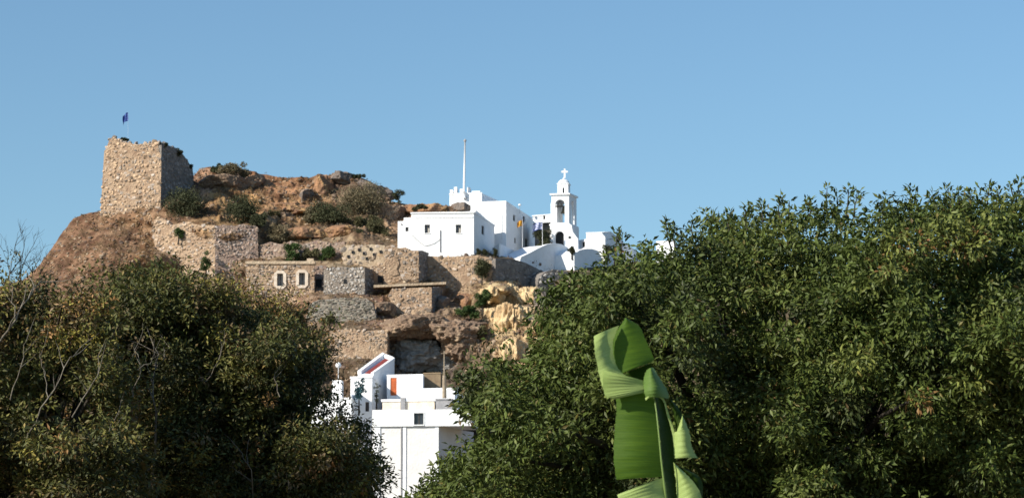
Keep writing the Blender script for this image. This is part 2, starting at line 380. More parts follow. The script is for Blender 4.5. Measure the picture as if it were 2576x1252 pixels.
for h in hD:   # plastered octagonal surround with a rectangular opening
    ca, cz = (h[0] + h[1]) / 2, (h[2] + h[3]) / 2; ha, hz = (h[1] - h[0]) / 2, (h[3] - h[2]) / 2
    inner = [(ca - ha, cz - hz), (ca + ha, cz - hz), (ca + ha, cz - hz), (ca + ha, cz + hz), (ca + ha, cz + hz), (ca - ha, cz + hz), (ca - ha, cz + hz), (ca - ha, cz - hz)]
    A, B_ = ha + .42, hz + .40; c = .42
    outer = [(ca - A + c, cz - B_), (ca + A - c, cz - B_), (ca + A, cz - B_ + c), (ca + A, cz + B_ - c), (ca + A - c, cz + B_), (ca - A + c, cz + B_), (ca - A, cz + B_ - c), (ca - A, cz - B_ + c)]
    vs = [pD.W(a, .16, z) for a, z in inner] + [pD.W(a, .16, z) for a, z in outer] + [pD.W(a, -.1, z) for a, z in outer] + [pD.W(a, -.4, z) for a, z in inner]
    fs = [(i, (i + 1) % 8, 8 + (i + 1) % 8, 8 + i)[::-1] for i in range(8)] + [(8 + i, 8 + (i + 1) % 8, 16 + (i + 1) % 8, 16 + i) for i in range(8)] + [(i, (i + 1) % 8, 24 + (i + 1) % 8, 24 + i) for i in range(8)]
    w = MB().add(vs, fs).build('window', M['surround'], D)
    MB().pbox(pD, h[0] + .01, h[1] - .01, -.62, -.58, h[2] + .01, h[3] - .01).build('pane', M['shutter'], w)
    MB().pbox(pD, ca - .03, ca + .03, -.57, -.5, h[2] + .02, h[3] - .02).build('frame', M['frame'], w)
MB().pbox(pD, a0 - .1, a1 + .12, -1.0, .18, z1 + .004, z1 + .38).build('coping', M['plaster_old'], D)
MB().pbox(pD, a1 - 1.0, a1 - .1, -.9, .1, z1 + .384, z1 + .75).build('corner_block', M['plaster_old'], D)
CTRL += [(640, 775, 381.3), (700, 775, 381.3), (770, 775, 381), (700, 664, 387), (640, 664, 387), (770, 664, 387), (700, 720, 385)]
MASK.append((610, 655, 800, 780))
# --- doorway between
pX = Plane((789, 384.5), (818, 384.5))
Xd = thing('stone_doorway', 'dark narrow doorway set back between the two window ruin and the grey blockhouse', 'doorway', P(803, 755, 384.5))
b0, b1, y0, y1 = rect(pX, 789, 820, 668, 780)
MB().pbox(pX, b0, b1, -1, 0, y0, y1).build('wall_core', M['mortar_pink'], Xd)
g = rect(pX, 794, 809, 702, 745)
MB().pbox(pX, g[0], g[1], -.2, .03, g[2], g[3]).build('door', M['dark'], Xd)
MB().pbox(pX, g[0] - .15, g[1] + .15, -.1, .14, g[3] + .01, g[3] + .3).build('lintel', M['stone_dark'], Xd)
lay_stones(pX, [(b0, y0), (b1, y0), (b1, y1), (b0, y1)], Xd, M['stone_pink'], .5, .38, holes=[g], limit=60)
# --- grey blockhouse
pE = Plane((814, 381), (918, 381)); pE2 = Plane((918, 381), (953, 388.5))
E = masonry('blockhouse', 'grey stone blockhouse with one tiny square hole in its front', 'ruin', pE,
    [(814, 800), (814, 676), (860, 671), (900, 674), (917.6, 673), (917.6, 800)], 1.2, M['mortar_grey'], M['stone_grey'], .5, .36, holes=[rect(pE, 862, 873, 700, 714)], regular=False, limit=260, corner=True)
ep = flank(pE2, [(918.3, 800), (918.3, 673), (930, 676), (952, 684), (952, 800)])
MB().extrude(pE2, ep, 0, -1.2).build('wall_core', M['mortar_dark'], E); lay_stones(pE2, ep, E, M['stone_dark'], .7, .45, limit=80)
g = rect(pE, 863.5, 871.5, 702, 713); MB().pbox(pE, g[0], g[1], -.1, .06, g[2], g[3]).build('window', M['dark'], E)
# --- cream walls
pFF = Plane((862, 386.5), (969, 386.5))
Fw = masonry('ruined_wall', 'pale plastered ruin wall pitted with dark holes above the grey blockhouse', 'wall', pFF,
    [(862, 720), (862, 620), (880, 616), (905, 619), (930, 614), (968, 617), (968, 720)], 1.2, M['plaster_old'], M['stone_tan'], .95, .75, jit=.4, limit=60, depth=.1)
for (u, v) in ((887, 634), (903, 628), (915, 637), (932, 626), (940, 640), (922, 650), (957, 633), (876, 645)):
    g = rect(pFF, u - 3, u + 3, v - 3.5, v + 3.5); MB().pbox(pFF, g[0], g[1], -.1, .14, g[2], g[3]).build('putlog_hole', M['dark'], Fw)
pG = Plane((966, 384), (1053, 384)); pG2 = Plane((1053, 384), (1078, 389.5))
G = masonry('ruined_house', 'tall square tan ruin block with a shaded right flank below the white house', 'ruin', pG,
    [(966, 740), (966, 622), (985, 616), (1003, 624), (1020, 622), (1036, 630), (1052.6, 630), (1052.6, 740)], 1.2, M['mortar'], M['stone_tan'], .62, .46, limit=260, corner=True)
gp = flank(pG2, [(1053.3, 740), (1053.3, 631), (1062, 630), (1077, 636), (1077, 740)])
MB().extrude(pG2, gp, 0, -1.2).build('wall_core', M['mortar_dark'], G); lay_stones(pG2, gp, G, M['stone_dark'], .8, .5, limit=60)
MB().extrude(pG, [pG.hit(*p) for p in [(974, 684), (970, 668), (976, 652), (988, 647), (1000, 651), (1004, 664), (998, 676), (1003, 690), (986, 694)]], .17, -.1).build('plaster_patch', M['mortar'], G)
# connecting wall right of the grey blockhouse with a dark window
pN = Plane((935, 385.6), (968, 385.6)); Nn = masonry('ruined_wall', 'recessed ruin wall with a dark window just left of the tall tan block', 'wall', pN,
    [(935, 740), (935, 668), (967, 668), (967, 740)], 1.0, M['mortar'], M['stone_tan'], .6, .44, limit=80, holes=[rect(pN, 948, 964, 690, 712)])
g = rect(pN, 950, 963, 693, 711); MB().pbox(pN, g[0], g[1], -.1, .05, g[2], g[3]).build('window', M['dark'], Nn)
# ledge
pL = Plane((940, 381.6), (1122, 382.4)); Lt = thing('stone_ledge', 'long thin pale slab ledge under the tall tan ruin block', 'ledge', P(1030, 722, 382))
l0 = pL.hit(940, 720); l1 = pL.hit(1121, 712)
MB().add([pL.W(l0[0], .4, l0[1] - .18), pL.W(l1[0], .4, l1[1] - .18), pL.W(l1[0], -2.2, l1[1] - .18), pL.W(l0[0], -2.2, l0[1] - .18), pL.W(l0[0], .4, l0[1] + .14), pL.W(l1[0], .4, l1[1] + .14), pL.W(l1[0], -2.2, l1[1] + .14), pL.W(l0[0], -2.2, l0[1] + .14)],
         [(3, 2, 1, 0), (4, 5, 6, 7), (0, 1, 5, 4), (1, 2, 6, 5), (2, 3, 7, 6), (3, 0, 4, 7)]).build('slab', M['plaster_old'], Lt)
pH = Plane((1050, 389), (1246, 387.3))
masonry('fortress_wall', 'tan rubble wall directly under the big white house', 'wall', pH,
    [(1050, 770), (1050, 638), (1078, 644), (1120, 646), (1170, 644), (1195, 642), (1245, 650), (1245, 725), (1200, 745), (1130, 745), (1110, 770)], 1.3, M['mortar'], M['stone_tan'], .62, .46, jit=.4, limit=290)
pI = Plane((1246, 387), (1402, 398.5))
masonry('fortress_wall', 'dark shaded stone wall sloping down to the right below the monastery', 'wall', pI,
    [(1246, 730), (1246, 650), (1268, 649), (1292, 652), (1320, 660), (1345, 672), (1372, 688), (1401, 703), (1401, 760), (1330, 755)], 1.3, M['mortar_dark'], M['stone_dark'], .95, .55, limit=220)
pI3 = Plane((1246.8, 387.3), (1253, 386.4))
pAr = Plane((1352, 391), (1446, 394)); Ar = thing('stone_vault', 'low stone arch half buried at the edge of the right tree', 'vault', P(1400, 715, 392))
arc = [(1352 + 47 * (1 - math.cos(t)), 712 - 34 * math.sin(t)) for t in np.linspace(0, math.pi, 13)]
poly = [pAr.hit(*p) for p in ([(1446, 740), (1352, 740)] + arc)][::-1]
MB().extrude(pAr, poly, 0, -2).build('wall_core', M['mortar_dark'], Ar); lay_stones(pAr, poly, Ar, M['stone_grey'], .7, .45, limit=60)
# --- lower terraces
pJ1 = Plane((760, 376), (945, 375)); pJ2 = Plane((826, 369), (975, 368)); pJ3 = Plane((975, 368), (989, 377))
masonry('terrace_wall', 'coursed greenish grey retaining wall beneath the grey blockhouse', 'wall', pJ1,
    [(770, 850), (772, 800), (778, 764), (800, 754), (850, 750), (922, 750), (936, 762), (944, 790), (950, 850)], 1.5, M['mortar_grey'], M['stone_green'], .75, .27, regular=True, blocky=True, limit=300)
J2 = masonry('terrace_wall', 'tall tan retaining wall with a sharp right corner above the red roof', 'wall', pJ2,
    [(800, 960), (810, 860), (828, 832), (870, 828), (930, 831), (974.6, 829), (974.6, 960)], 1.5, M['mortar'], M['stone_tan'], .6, .4, limit=300, corner=True)
jp = flank(pJ3, [(975.4, 960), (975.4, 830), (987, 838), (987, 960)])
MB().extrude(pJ3, jp, 0, -1.2).build('wall_core', M['mortar_dark'], J2); lay_stones(pJ3, jp, J2, M['stone_dark'], .8, .5, limit=50)
pK = Plane((988, 379.5), (1086, 379)); pK2 = Plane((1086, 379), (1112, 384))
K = masonry('terrace_wall', 'rubble retaining wall hanging under the pale slab ledge', 'wall', pK,
    [(1000, 800), (990, 770), (975, 745), (985, 726), (1030, 724), (1085.6, 722), (1085.6, 800)], 1.2, M['mortar'], M['stone_tan'], .7, .5, limit=170, jit=.4, corner=True)
kp = flank(pK2, [(1086.4, 800), (1086.4, 723), (1111, 722), (1111, 800)])
MB().extrude(pK2, kp, 0, -1.2).build('wall_core', M['mortar_dark'], K); lay_stones(pK2, kp, K, M['stone_dark'], .8, .5, limit=60)

# ================================================================== HILL TERRAIN
CREST = np.array([(-900, 800), (-300, 760), (0, 725), (60, 702), (100, 668), (120, 640), (160, 582), (185, 552), (205, 543), (255, 530), (330, 520), (400, 505), (440, 480), (486, 446),
    (505, 432), (530, 424), (560, 432), (590, 428), (640, 437), (700, 450), (780, 449), (800, 441), (840, 441), (890, 447), (930, 460), (965, 480), (985, 508), (1040, 517), (1130, 519), (1175, 528), (1192, 575), (1215, 628), (1240, 640), (1300, 652),
    (1400, 668), (1520, 670), (1600, 660), (1700, 670), (2000, 720), (2600, 820), (3400, 900)], float)
CTRL += [(u, 1330, 335) for u in (-900, -300, 300, 1600, 2100, 3400)] + [(u, 1330, 352) for u in (700, 850, 1000, 1150, 1300)] + [(u, 1150, 353.5) for u in (800, 950, 1100)]
CTRL += [(u, 1020, 350) for u in (-900, -200, 400, 1400, 2200, 3400)] + [(800, 1020, 356), (950, 1020, 358), (1100, 1020, 358)]
CTRL += [(100, 668, 397), (0, 725, 395), (-300, 760, 395), (-900, 800, 395), (185, 552, 403), (255, 530, 402), (200, 640, 391), (300, 640, 389), (400, 640, 388), (300, 590, 393), (100, 800, 375), (400, 800, 372),
    (600, 830, 374), (750, 850, 371), (900, 950, 361), (700, 920, 362), (970, 755, 380), (1040, 815, 374), (1060, 880, 377.5), (1010, 900, 377), (1120, 900, 378), (1060, 935, 376), (1150, 830, 374), (1130, 770, 379), (1270, 730, 379), (1270, 920, 366),
    (1350, 770, 380), (1400, 710, 390), (1500, 700, 392), (1700, 720, 396), (2600, 900, 396), (3400, 950, 396), (1200, 760, 379), (1200, 900, 367),
    (500, 545, 398), (600, 560, 398), (700, 590, 397), (850, 560, 402), (950, 600, 396), (486, 446, 411), (560, 480, 406), (700, 520, 404), (700, 450, 414), (830, 441, 413), (800, 500, 407), (930, 520, 404), (965, 480, 411),
    (1040, 517, 407), (1100, 540, 401), (1180, 531, 404), (1192, 600, 402), (1240, 640, 398), (1240, 652, 391), (1300, 660, 395), (1400, 672, 402), (1520, 672, 408), (1100, 640, 391), (1700, 670, 408), (1000, 632, 393), (1030, 634, 393), (1060, 642, 392.5), (985, 612, 395), (1120, 645, 392)]
CTRL = [c for c in CTRL if not (960 < c[0] < 1062 and 605 < c[1] < 700 and c[2] < 391.5)] + [(u, 705, 384.4) for u in (975, 1010, 1045)] + [(u, 655, 390.5) for u in (975, 1010, 1045)] + [(u, 626, 394.5) for u in (975, 1010, 1045)]
cp = np.array(CTRL, float)
def tps_fit(p, lam=3e-3):
    X = np.stack([p[:, 0] / 400, p[:, 1] / 250], 1); n = len(X)
    d = np.linalg.norm(X[:, None] - X[None], axis=-1); K_ = np.where(d > 0, d ** 2 * np.log(d + 1e-12), 0) + lam * np.eye(n)
    Pm = np.concatenate([np.ones((n, 1)), X], 1); A = np.block([[K_, Pm], [Pm.T, np.zeros((3, 3))]])
    w = np.linalg.solve(A, np.concatenate([p[:, 2], np.zeros(3)])); return X, w
TX, TW = tps_fit(cp)
def hillY(u, v):
    q = np.stack([u / 400, v / 250], -1); sh = q.shape[:-1]; q = q.reshape(-1, 2); out = np.zeros(len(q))
    for i in range(0, len(q), 20000):
        c = q[i:i + 20000]; d = np.linalg.norm(c[:, None] - TX[None], axis=-1)
        out[i:i + 20000] = np.where(d > 0, d ** 2 * np.log(d + 1e-12), 0) @ TW[:-3] + TW[-3] + c @ TW[-2:]
    return np.clip(out.reshape(sh), 325, 416)
us = np.concatenate([np.linspace(-900, 60, 40, endpoint=False), np.linspace(60, 1500, 620, endpoint=False), np.linspace(1500, 3400, 60)])
crest = np.interp(us, CREST[:, 0], CREST[:, 1])
ts = np.linspace(0, 1, 240) ** .9
U = np.repeat(us[:, None], len(ts), 1); V_ = 1330 + (crest[:, None] - 1330) * ts[None]
Yv = hillY(U, V_)
G3 = PA(U, V_, Yv)
calm = np.ones(U.shape)
for (u0, v0, u1, v1) in MASK + [(985, 525, 1290, 660), (1290, 600, 1560, 720)]:
    dd = np.maximum(np.maximum(u0 - U, U - u1), np.maximum(v0 - V_, V_ - v1)); calm = np.minimum(calm, np.clip(dd / 14, .12, 1))
slope_soft = np.clip((430 - U) / 80, 0, 1) * .75            # the left flank is smoother earth
am = calm * (1 - slope_soft)
S = np.array([1, 1, 2.2])
n1 = fbm(G3 * S / 4.2, 4, 3, ridged=True); n2 = fbm(G3 * S / 1.3, 3, 9, ridged=True); n3 = fbm(G3 / 9.0, 3, 21)
edge = np.clip((1 - ts[None]) * 14, .25, 1)
G3[..., 1] -= am * (n1 * 1.5 + n3 * 1.6 + n2 * .45) + (1 - am) * n2 * .3 * calm
G3[..., 2] += am * (n2 * .45 + n1 * .4) * edge + (1 - am) * calm * fbm(G3 / 1.7, 3, 5) * .22
nr = 34   # the far side falls away
back = [G3[:, -1].copy()]
for k in range(1, nr):
    b = back[0].copy(); b[:, 1] += k * 4.0 + k * k * .12; b[:, 2] = back[0][:, 2] - (k * .35 + k * k * .06) + fbm(b / 6.0, 3, 4) * .8 * min(1, k / 3); b[:, 0] *= 1 + k * .008; back.append(b)
front = []
for k in range(14, 0, -1):
    b = G3[:, 0].copy(); q = k / 14; b[:, 0] *= 1 - q * .0; b[:, 1] = b[:, 1] * (1 - q) + 120 * q; b[:, 2] = b[:, 2] * (1 - q) ** 1.6 - 1.5 * q; front.append(b)
HG = np.concatenate([np.stack(front, 1), G3, np.stack(back[1:], 1)], 1)
UU = np.concatenate([np.repeat(us[:, None], 14, 1), U, np.repeat(us[:, None], nr - 1, 1)], 1)
VV = np.concatenate([np.full((len(us), 14), 1330.), V_, np.repeat(crest[:, None], nr - 1, 1)], 1)
ZONES = [  # (u, v, r, colour) rock and earth colours of the hill, with shade painted in at the cave
    (180, 600, 90, (.22, .125, .075)), (300, 600, 90, (.25, .15, .09)), (330, 570, 50, (.33, .2, .115)), (370, 635, 40, (.3, .18, .09)), (120, 700, 90, (.22, .13, .08)), (420, 640, 50, (.42, .3, .2)),
    (520, 470, 50, (.4, .24, .15)), (600, 450, 50, (.32, .2, .13)), (700, 470, 80, (.36, .2, .11)), (640, 510, 60, (.42, .25, .12)), (560, 510, 50, (.44, .28, .13)), (740, 520, 70, (.40, .25, .13)), (810, 470, 40, (.42, .25, .13)), (870, 460, 50, (.24, .17, .125)), (940, 480, 45, (.2, .15, .12)),
    (900, 520, 60, (.3, .22, .14)), (980, 540, 50, (.34, .22, .14)), (960, 600, 40, (.3, .21, .13)), (1060, 525, 50, (.36, .22, .14)), (1150, 525, 50, (.34, .22, .15)),
    (700, 600, 60, (.33, .24, .15)), (820, 640, 60, (.34, .27, .18)), (740, 770, 70, (.42, .3, .21)), (700, 840, 80, (.33, .23, .16)), (600, 760, 70, (.36, .25, .17)), (960, 780, 40, (.27, .15, .10)), (1030, 820, 50, (.33, .21, .15)), (1150, 840, 50, (.33, .22, .13)),
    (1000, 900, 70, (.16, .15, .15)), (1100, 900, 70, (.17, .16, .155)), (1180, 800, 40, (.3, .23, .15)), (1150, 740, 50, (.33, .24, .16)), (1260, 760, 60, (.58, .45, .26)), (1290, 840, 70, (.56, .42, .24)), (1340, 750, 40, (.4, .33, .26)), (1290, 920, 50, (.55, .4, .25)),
    (800, 1100, 300, (.16, .12, .08)), (1200, 1100, 200, (.16, .12, .08)), (2200, 900, 600, (.18, .14, .08)), (1400, 700, 60, (.26, .22, .16))]
zz = np.array([(a, b, r, *c) for a, b, r, c in ZONES]); wsum = 0; csum = 0
wob = fbm(HG / 5.0, 3, 31)[..., None] * 30; uw = UU + wob[..., 0]; vw = VV + fbm(HG / 5.0 + 9, 3, 33) * 24
for a, b, r, cr, cg, cb in zz:
    w = 1 / (1e-3 + ((uw - a) ** 2 + (vw - b) ** 2) / r ** 2) ** 2.2; wsum = wsum + w; csum = csum + w[..., None] * np.array([cr, cg, cb])
TI = csum / wsum[..., None]
patch = np.clip(fbm(HG / 2.2, 4, 41) * 2.2, -1, 1)[..., None]; dry = np.clip(fbm(HG * np.array([1, 1, 1.6]) / 1.1, 3, 51) * 3, 0, 1)[..., None]
TI = TI * (1 + patch * .28); TI = TI * (1 - dry * .35) + dry * .35 * np.array([.2, .15, .09])
nu, nv = HG.shape[:2]; idx = np.arange(nu * nv).reshape(nu, nv)
FQ = np.stack([idx[:-1, :-1], idx[1:, :-1], idx[1:, 1:], idx[:-1, 1:]], -1).reshape(-1, 4)
hill = np_mesh('hill', HG.reshape(-1, 3), FQ, M['hill'], tint=np.clip(TI, .02, .9).reshape(-1, 3), smooth=False)
tag(hill, 'rocky ochre hill carrying the ruined castle and the white monastery', kind='structure')
gm = MB().add([(-4000, -1000, 0), (4000, -1000, 0), (4000, 9000, 0), (-4000, 9000, 0)], [(0, 1, 2, 3)]).build('ground', M['ground'])
tag(gm, 'dry earth plain in front of and around the hill', kind='structure')

# ------------------------------------------------------------------ rock outcrops
def ico(sub):
    bm = bmesh.new(); bmesh.ops.create_icosphere(bm, subdivisions=sub, radius=1); bm.verts.ensure_lookup_table()
    v = np.array([x.co[:] for x in bm.verts]); f = np.array([[x.index for x in p.verts] for p in bm.faces]); bm.free(); return v, f
ICO5, ICO4 = ico(5), ico(4)
ICO6 = ico(6)
def rock(u, v, Y, wu, hv, dm, m, label, seed, strata=1.0, amp=.5, name='rock_outcrop', tilt=0, fl=1.0, fixed=False):
    V, Fq = ICO6
    if not fixed: Y = float(hillY(np.array([float(u)]), np.array([float(v)]))[0]) - .1 + .25 * dm
    c = np.array(P(u, v, Y)); sc = Y / F; rr = np.random.default_rng(seed * 31 + 5)
    N_ = rr.normal(size=(34, 3)); N_[:10, 2] *= .15; N_[10:16] = [0, 0, 1] + rr.normal(size=(6, 3)) * .18; N_[16:20] = [0, 0, -1] + rr.normal(size=(4, 3)) * .2
    N_ /= np.linalg.norm(N_, axis=1, keepdims=True); D_ = rr.uniform(.62, 1.0, 34)
    W_ = V + .16 * np.stack([fbm(V * 2.1 + seed + k * 5, 3, seed + k) for k in range(3)], 1)
    r = np.min(np.where(W_ @ N_.T > .05, D_ / np.maximum(W_ @ N_.T, .05), 9), axis=1); r = np.minimum(r, 1.25)
    q = W_ * r[:, None] * np.array([wu * sc, dm, hv * sc]) * 1.12
    k3 = np.array([fl, 1, strata])
    n = fbm((q + seed * 7.7) * k3 / 1.5, 5, seed, ridged=True) * amp * .8 + fbm((q + seed) * k3 / .45, 3, seed + 3, ridged=True) * amp * .22
    q = q + V * n[:, None] * np.array([1, 1, .7])
    if tilt: ct, st = math.cos(tilt), math.sin(tilt); q = np.stack([q[:, 0] * ct - q[:, 2] * st, q[:, 1], q[:, 0] * st + q[:, 2] * ct], 1)
    base = c + np.array([0, 0, -hv * sc])
    o = np_mesh(name, q + c - base, Fq, m); o.location = base
    return tag(o, label, 'rock')
RK = [
    (560, 470, 404.5, 62, 22, 3, 'rock_brown', 'reddish layered rock ledge just right of the tower', 1.9, .6, 0),
    (530, 438, 409, 34, 15, 2.5, 'rock_grey', 'dark jagged rock on the skyline right of the tower', 1.2, .5, 0),
    (632, 462, 406, 42, 18, 3, 'rock_brown', 'brown rock shelf under the skyline dip', 1.7, .5, -.2),
    (720, 530, 402, 62, 20, 3, 'rock_orange', 'cracked ochre rock bank in the middle of the hilltop', 1.9, .6, 0),
    (812, 478, 405, 25, 40, 3, 'rock_orange', 'upright ochre rock pillar below the rounded summit', .8, .6, 0),
    (868, 456, 408, 50, 20, 3, 'rock_grey', 'grey brown rocky summit right of the skyline dip', 1.3, .6, .1),
    (940, 482, 406.5, 45, 20, 3, 'rock_grey', 'dark broken rocks stepping down right from the summit', 1.2, .7, .35),
    (772, 500, 403.5, 14, 26, 2, 'rock_grey', 'dark crag left of the upright ochre pillar', .8, .6, 0),
    (715, 555, 400, 30, 18, 2, 'rock_brown', 'brown overhang with a small cave above the pale bush', 1.2, .6, 0),
    (770, 592, 393.5, 62, 17, 3, 'rock_orange', 'flat orange rock terrace above the overgrown wall', 1.8, .5, .02),
    (862, 590, 393, 46, 20, 3, 'rock_orange', 'craggy orange rock right end of the flat terrace', 1.6, .6, .06),
    (975, 540, 400, 38, 28, 3, 'rock_brown', 'brown rocks left of the white house roof', 1.2, .6, 0),
    (1075, 530, 401, 60, 14, 3, 'rock_orange', 'reddish rock ridge behind the white house roof', 1.4, .5, 0),
    (1162, 525, 401, 22, 12, 2.5, 'rock_grey', 'small dark rock hump in front of the upper white block', 1.2, .35, 0),
    (965, 778, 378, 34, 22, 2.5, 'rock_brown', 'smooth red brown rock under the ledge shadow', 1.0, .3, 0),
    (1035, 822, 371.5, 74, 24, 2.6, 'rock_brown', 'long pinkish boulder bank above the shaded cave', 1.6, 1.25, -.05),
    (1148, 838, 371, 60, 30, 3, 'rock_brown', 'large rounded boulder right above the cave mouth', 1.3, 1.2, .1),
    (1165, 872, 371.2, 42, 36, 2.8, 'rock_brown', 'lower bulge of stone hanging over the right of the cave', 1.3, 1.1, .35),
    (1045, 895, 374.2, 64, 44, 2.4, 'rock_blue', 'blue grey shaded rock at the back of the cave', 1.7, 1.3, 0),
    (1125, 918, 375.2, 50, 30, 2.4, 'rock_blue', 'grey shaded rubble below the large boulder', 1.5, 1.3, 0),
    (1175, 765, 377, 36, 28, 3, 'rock_orange', 'tan rock shelf beside the yellow cliff', 1.0, .5, 0),
    (1110, 775, 378.5, 20, 34, 2.5, 'rock_grey', 'dark cleft rock right of the hanging retaining wall', .7, .6, .3),
    (1268, 770, 371.9, 40, 52, 4.2, 'rock_yellow', 'bright yellow upper part of the eroded cliff', .45, 1.7, .15),
    (1284, 828, 369.1, 40, 66, 4.4, 'rock_yellow', 'bright yellow ribbed middle of the eroded cliff', .4, 1.7, .1),
    (1292, 893, 366, 38, 50, 4, 'rock_yellow', 'foot of the yellow cliff just above the right tree', .5, .9, 0),
    (1325, 765, 378, 30, 38, 3.2, 'rock_yellow', 'pale yellow shoulder on the right of the eroded cliff', .5, 1.5, -.3),
    (1238, 742, 378, 26, 16, 2.6, 'rock_yellow', 'small cream ledge at the top left of the yellow cliff', .8, 1.2, 0),
    (1318, 815, 378, 28, 36, 3.2, 'rock_yellow', 'cream buttress at the right of the yellow cliff middle', .5, 1.6, -.1),
    (1252, 812, 378, 26, 30, 3.0, 'rock_yellow', 'cream buttress at the left of the yellow cliff middle', .5, 1.6, .1),
    (1365, 775, 378, 30, 34, 3, 'rock_grey', 'grey rock flank right of the yellow cliff', .8, .7, -.3),
    (620, 770, 377.5, 60, 26, 3, 'rock_brown', 'crumbling brown bank below the ruined house at left', 1.3, .5, -.1),
    (740, 788, 376, 62, 28, 2.5, 'rock_orange', 'bare tan earth bank under the two window ruin', 1.1, .35, -.1)]
FIX = (371.5, 371, 371.2, 370, 369, 374.2, 375.2)
for i, (u, v, Y, wu, hv, dm, m, lab, st, amp, tl) in enumerate(RK):
    rock(u, v, Y, wu, hv, dm, M[m], lab, i + 2, st, amp, tilt=-tl, fl=1.8 if 'yellow' in m else 1.0, fixed=Y in FIX, name='cliff_rock' if 'cliff' in lab else 'rock_outcrop')

# loose rubble scattered over the hill (nobody could count it)
def hill_points(n, box):
    u = rng.uniform(box[0], box[2], n); v = rng.uniform(box[1], box[3], n)
    cr = np.interp(u, CREST[:, 0], CREST[:, 1]); k = v > cr + 3; u, v = u[k], v[k]
    iu = np.clip(np.searchsorted(us, u), 0, len(us) - 1); t = (v - 1330) / (crest[iu] - 1330); iv = np.clip(np.searchsorted(ts, t), 0, len(ts) - 1)
    return G3[iu, iv], u, v
pts, pu, pv = hill_points(9000, (110, 430, 1400, 960))
Vs, Fs, Ts = [], [], []
b0v, b0f = ico(1); n = 0
for p, u in zip(pts, pu):
    s = random.uniform(.08, .34) * (1.25 if random.random() < .08 else .8); M3 = np.array([random.uniform(.6, 1.5), random.uniform(.6, 1.3), random.uniform(.5, 1)])
    Vs.append(b0v[:12] * 0 if False else (b0v * (1 + rng.uniform(-.25, .25, (len(b0v), 1)))) * s * M3 + p); Fs.append(b0f + n); n += len(b0v)
    c = np.array([(.4, .27, .17), (.3, .22, .16), (.45, .36, .26), (.22, .17, .14)][random.randrange(4)]) * random.uniform(.7, 1.15); Ts.append(np.repeat(c[None], len(b0v), 0))
o = np_mesh('rubble', np.concatenate(Vs), np.concatenate(Fs), M['hill'], tint=np.concatenate(Ts)); tag(o, 'loose stones scattered over the slopes of the castle hill', kind='stuff')

# ------------------------------------------------------------------ foliage
def leaf_mesh(pos, dirv, nrm, L, Wd, tint, simple=False):
    """folded leaves: 4 triangles each. pos/dirv/nrm (n,3), L,Wd (n,), tint (n,3)"""
    n = len(pos); dirv = dirv / np.linalg.norm(dirv, axis=1, keepdims=True); side = np.cross(dirv, nrm); side /= np.maximum(np.linalg.norm(side, axis=1, keepdims=True), 1e-6); nn = np.cross(side, dirv)
    L = L[:, None]; Wd = Wd[:, None]; mid = pos + dirv * L * .5 - nn * Wd * .18
    a = pos; b = pos + dirv * L * .45 + side * Wd * .5 + nn * Wd * .1; c = pos + dirv * L * .45 - side * Wd * .5 + nn * Wd * .1; t = pos + dirv * L - nn * L * .12
    V = np.stack([a, b, t, c, mid], 1).reshape(-1, 3); k = np.arange(n)[:, None] * 5
    Fq = np.concatenate([k + np.array([[0, 4, 1]]), k + np.array([[1, 4, 2]]), k + np.array([[0, 3, 4]]), k + np.array([[3, 2, 4]])], 1).reshape(-1, 3)
    return V, Fq, np.repeat(tint, 5, 0)
def unit(n):
    v = rng.normal(size=(n, 3)); return v / np.linalg.norm(v, axis=1, keepdims=True)
def leaves_about(centres, rad, per, L, Wd, pal, palw, hang=.3, flat=.75, ctint=None, jit=.25, shell=.45, upn=.7):
    n = len(centres); d = unit(n * per); d[:, 2] = d[:, 2] * .9 + .1
    r = np.repeat(rad, per) * (shell + (1.05 - shell) * rng.random(n * per) ** .6)
    pos = np.repeat(centres, per, 0) + d * r[:, None] * np.array([1, 1, flat])
    dv = d * .8 + unit(n * per) * .75 + np.array([0, 0, -hang]); nr_ = unit(n * per) * .7 + d * .5 + np.array([0, 0, upn])
    if n > 200:   # colour drifts through the crown in patches
        f1 = fbm(centres / .55, 3, 61); f2 = fbm(centres / .32 + 7, 3, 67); cum = np.cumsum(palw); sc_ = np.clip(.5 + f1 * .95 + f2 * .35 + rng.normal(size=n) * .06, 0, .999)
        order = np.argsort([p[1] * .6 + p[0] for p in pal]); cw = np.cumsum(np.array(palw)[order]); pi = order[np.clip(np.searchsorted(cw, sc_), 0, len(pal) - 1)]
    else: pi = rng.choice(len(pal), n, p=palw)
    base = np.array(pal)[pi]; t = np.repeat(base, per, 0)
    own = np.array(pal)[rng.choice(len(pal), n * per, p=palw)]; t = t * .7 + own * .3
    t = t * (1 + rng.uniform(-jit, jit, (n * per, 1)))
    l = L * rng.uniform(.65, 1.25, n * per); w = Wd * rng.uniform(.7, 1.2, n * per)
    return leaf_mesh(pos, dv, nr_, l, w, np.clip(t, .004, .6))
def inside_np(poly, x, y):
    c = np.zeros(len(x), bool); j = len(poly) - 1
    for i in range(len(poly)):
        xi, yi = poly[i]; xj, yj = poly[j]
        m_ = (yi > y) != (yj > y); c ^= m_ & (x < (xj - xi) * (y - yi) / (yj - yi + 1e-9) + xi); j = i
    return c
def dist_np(poly, x, y):
    d = np.full(len(x), 1e9)
    for i in range(len(poly)):
        ax, ay = poly[i]; bx, by = poly[(i + 1) % len(poly)]; dx, dy = bx - ax, by - ay
        t = np.clip(((x - ax) * dx + (y - ay) * dy) / (dx * dx + dy * dy), 0, 1); d = np.minimum(d, np.hypot(x - ax - t * dx, y - ay - t * dy))
    return d
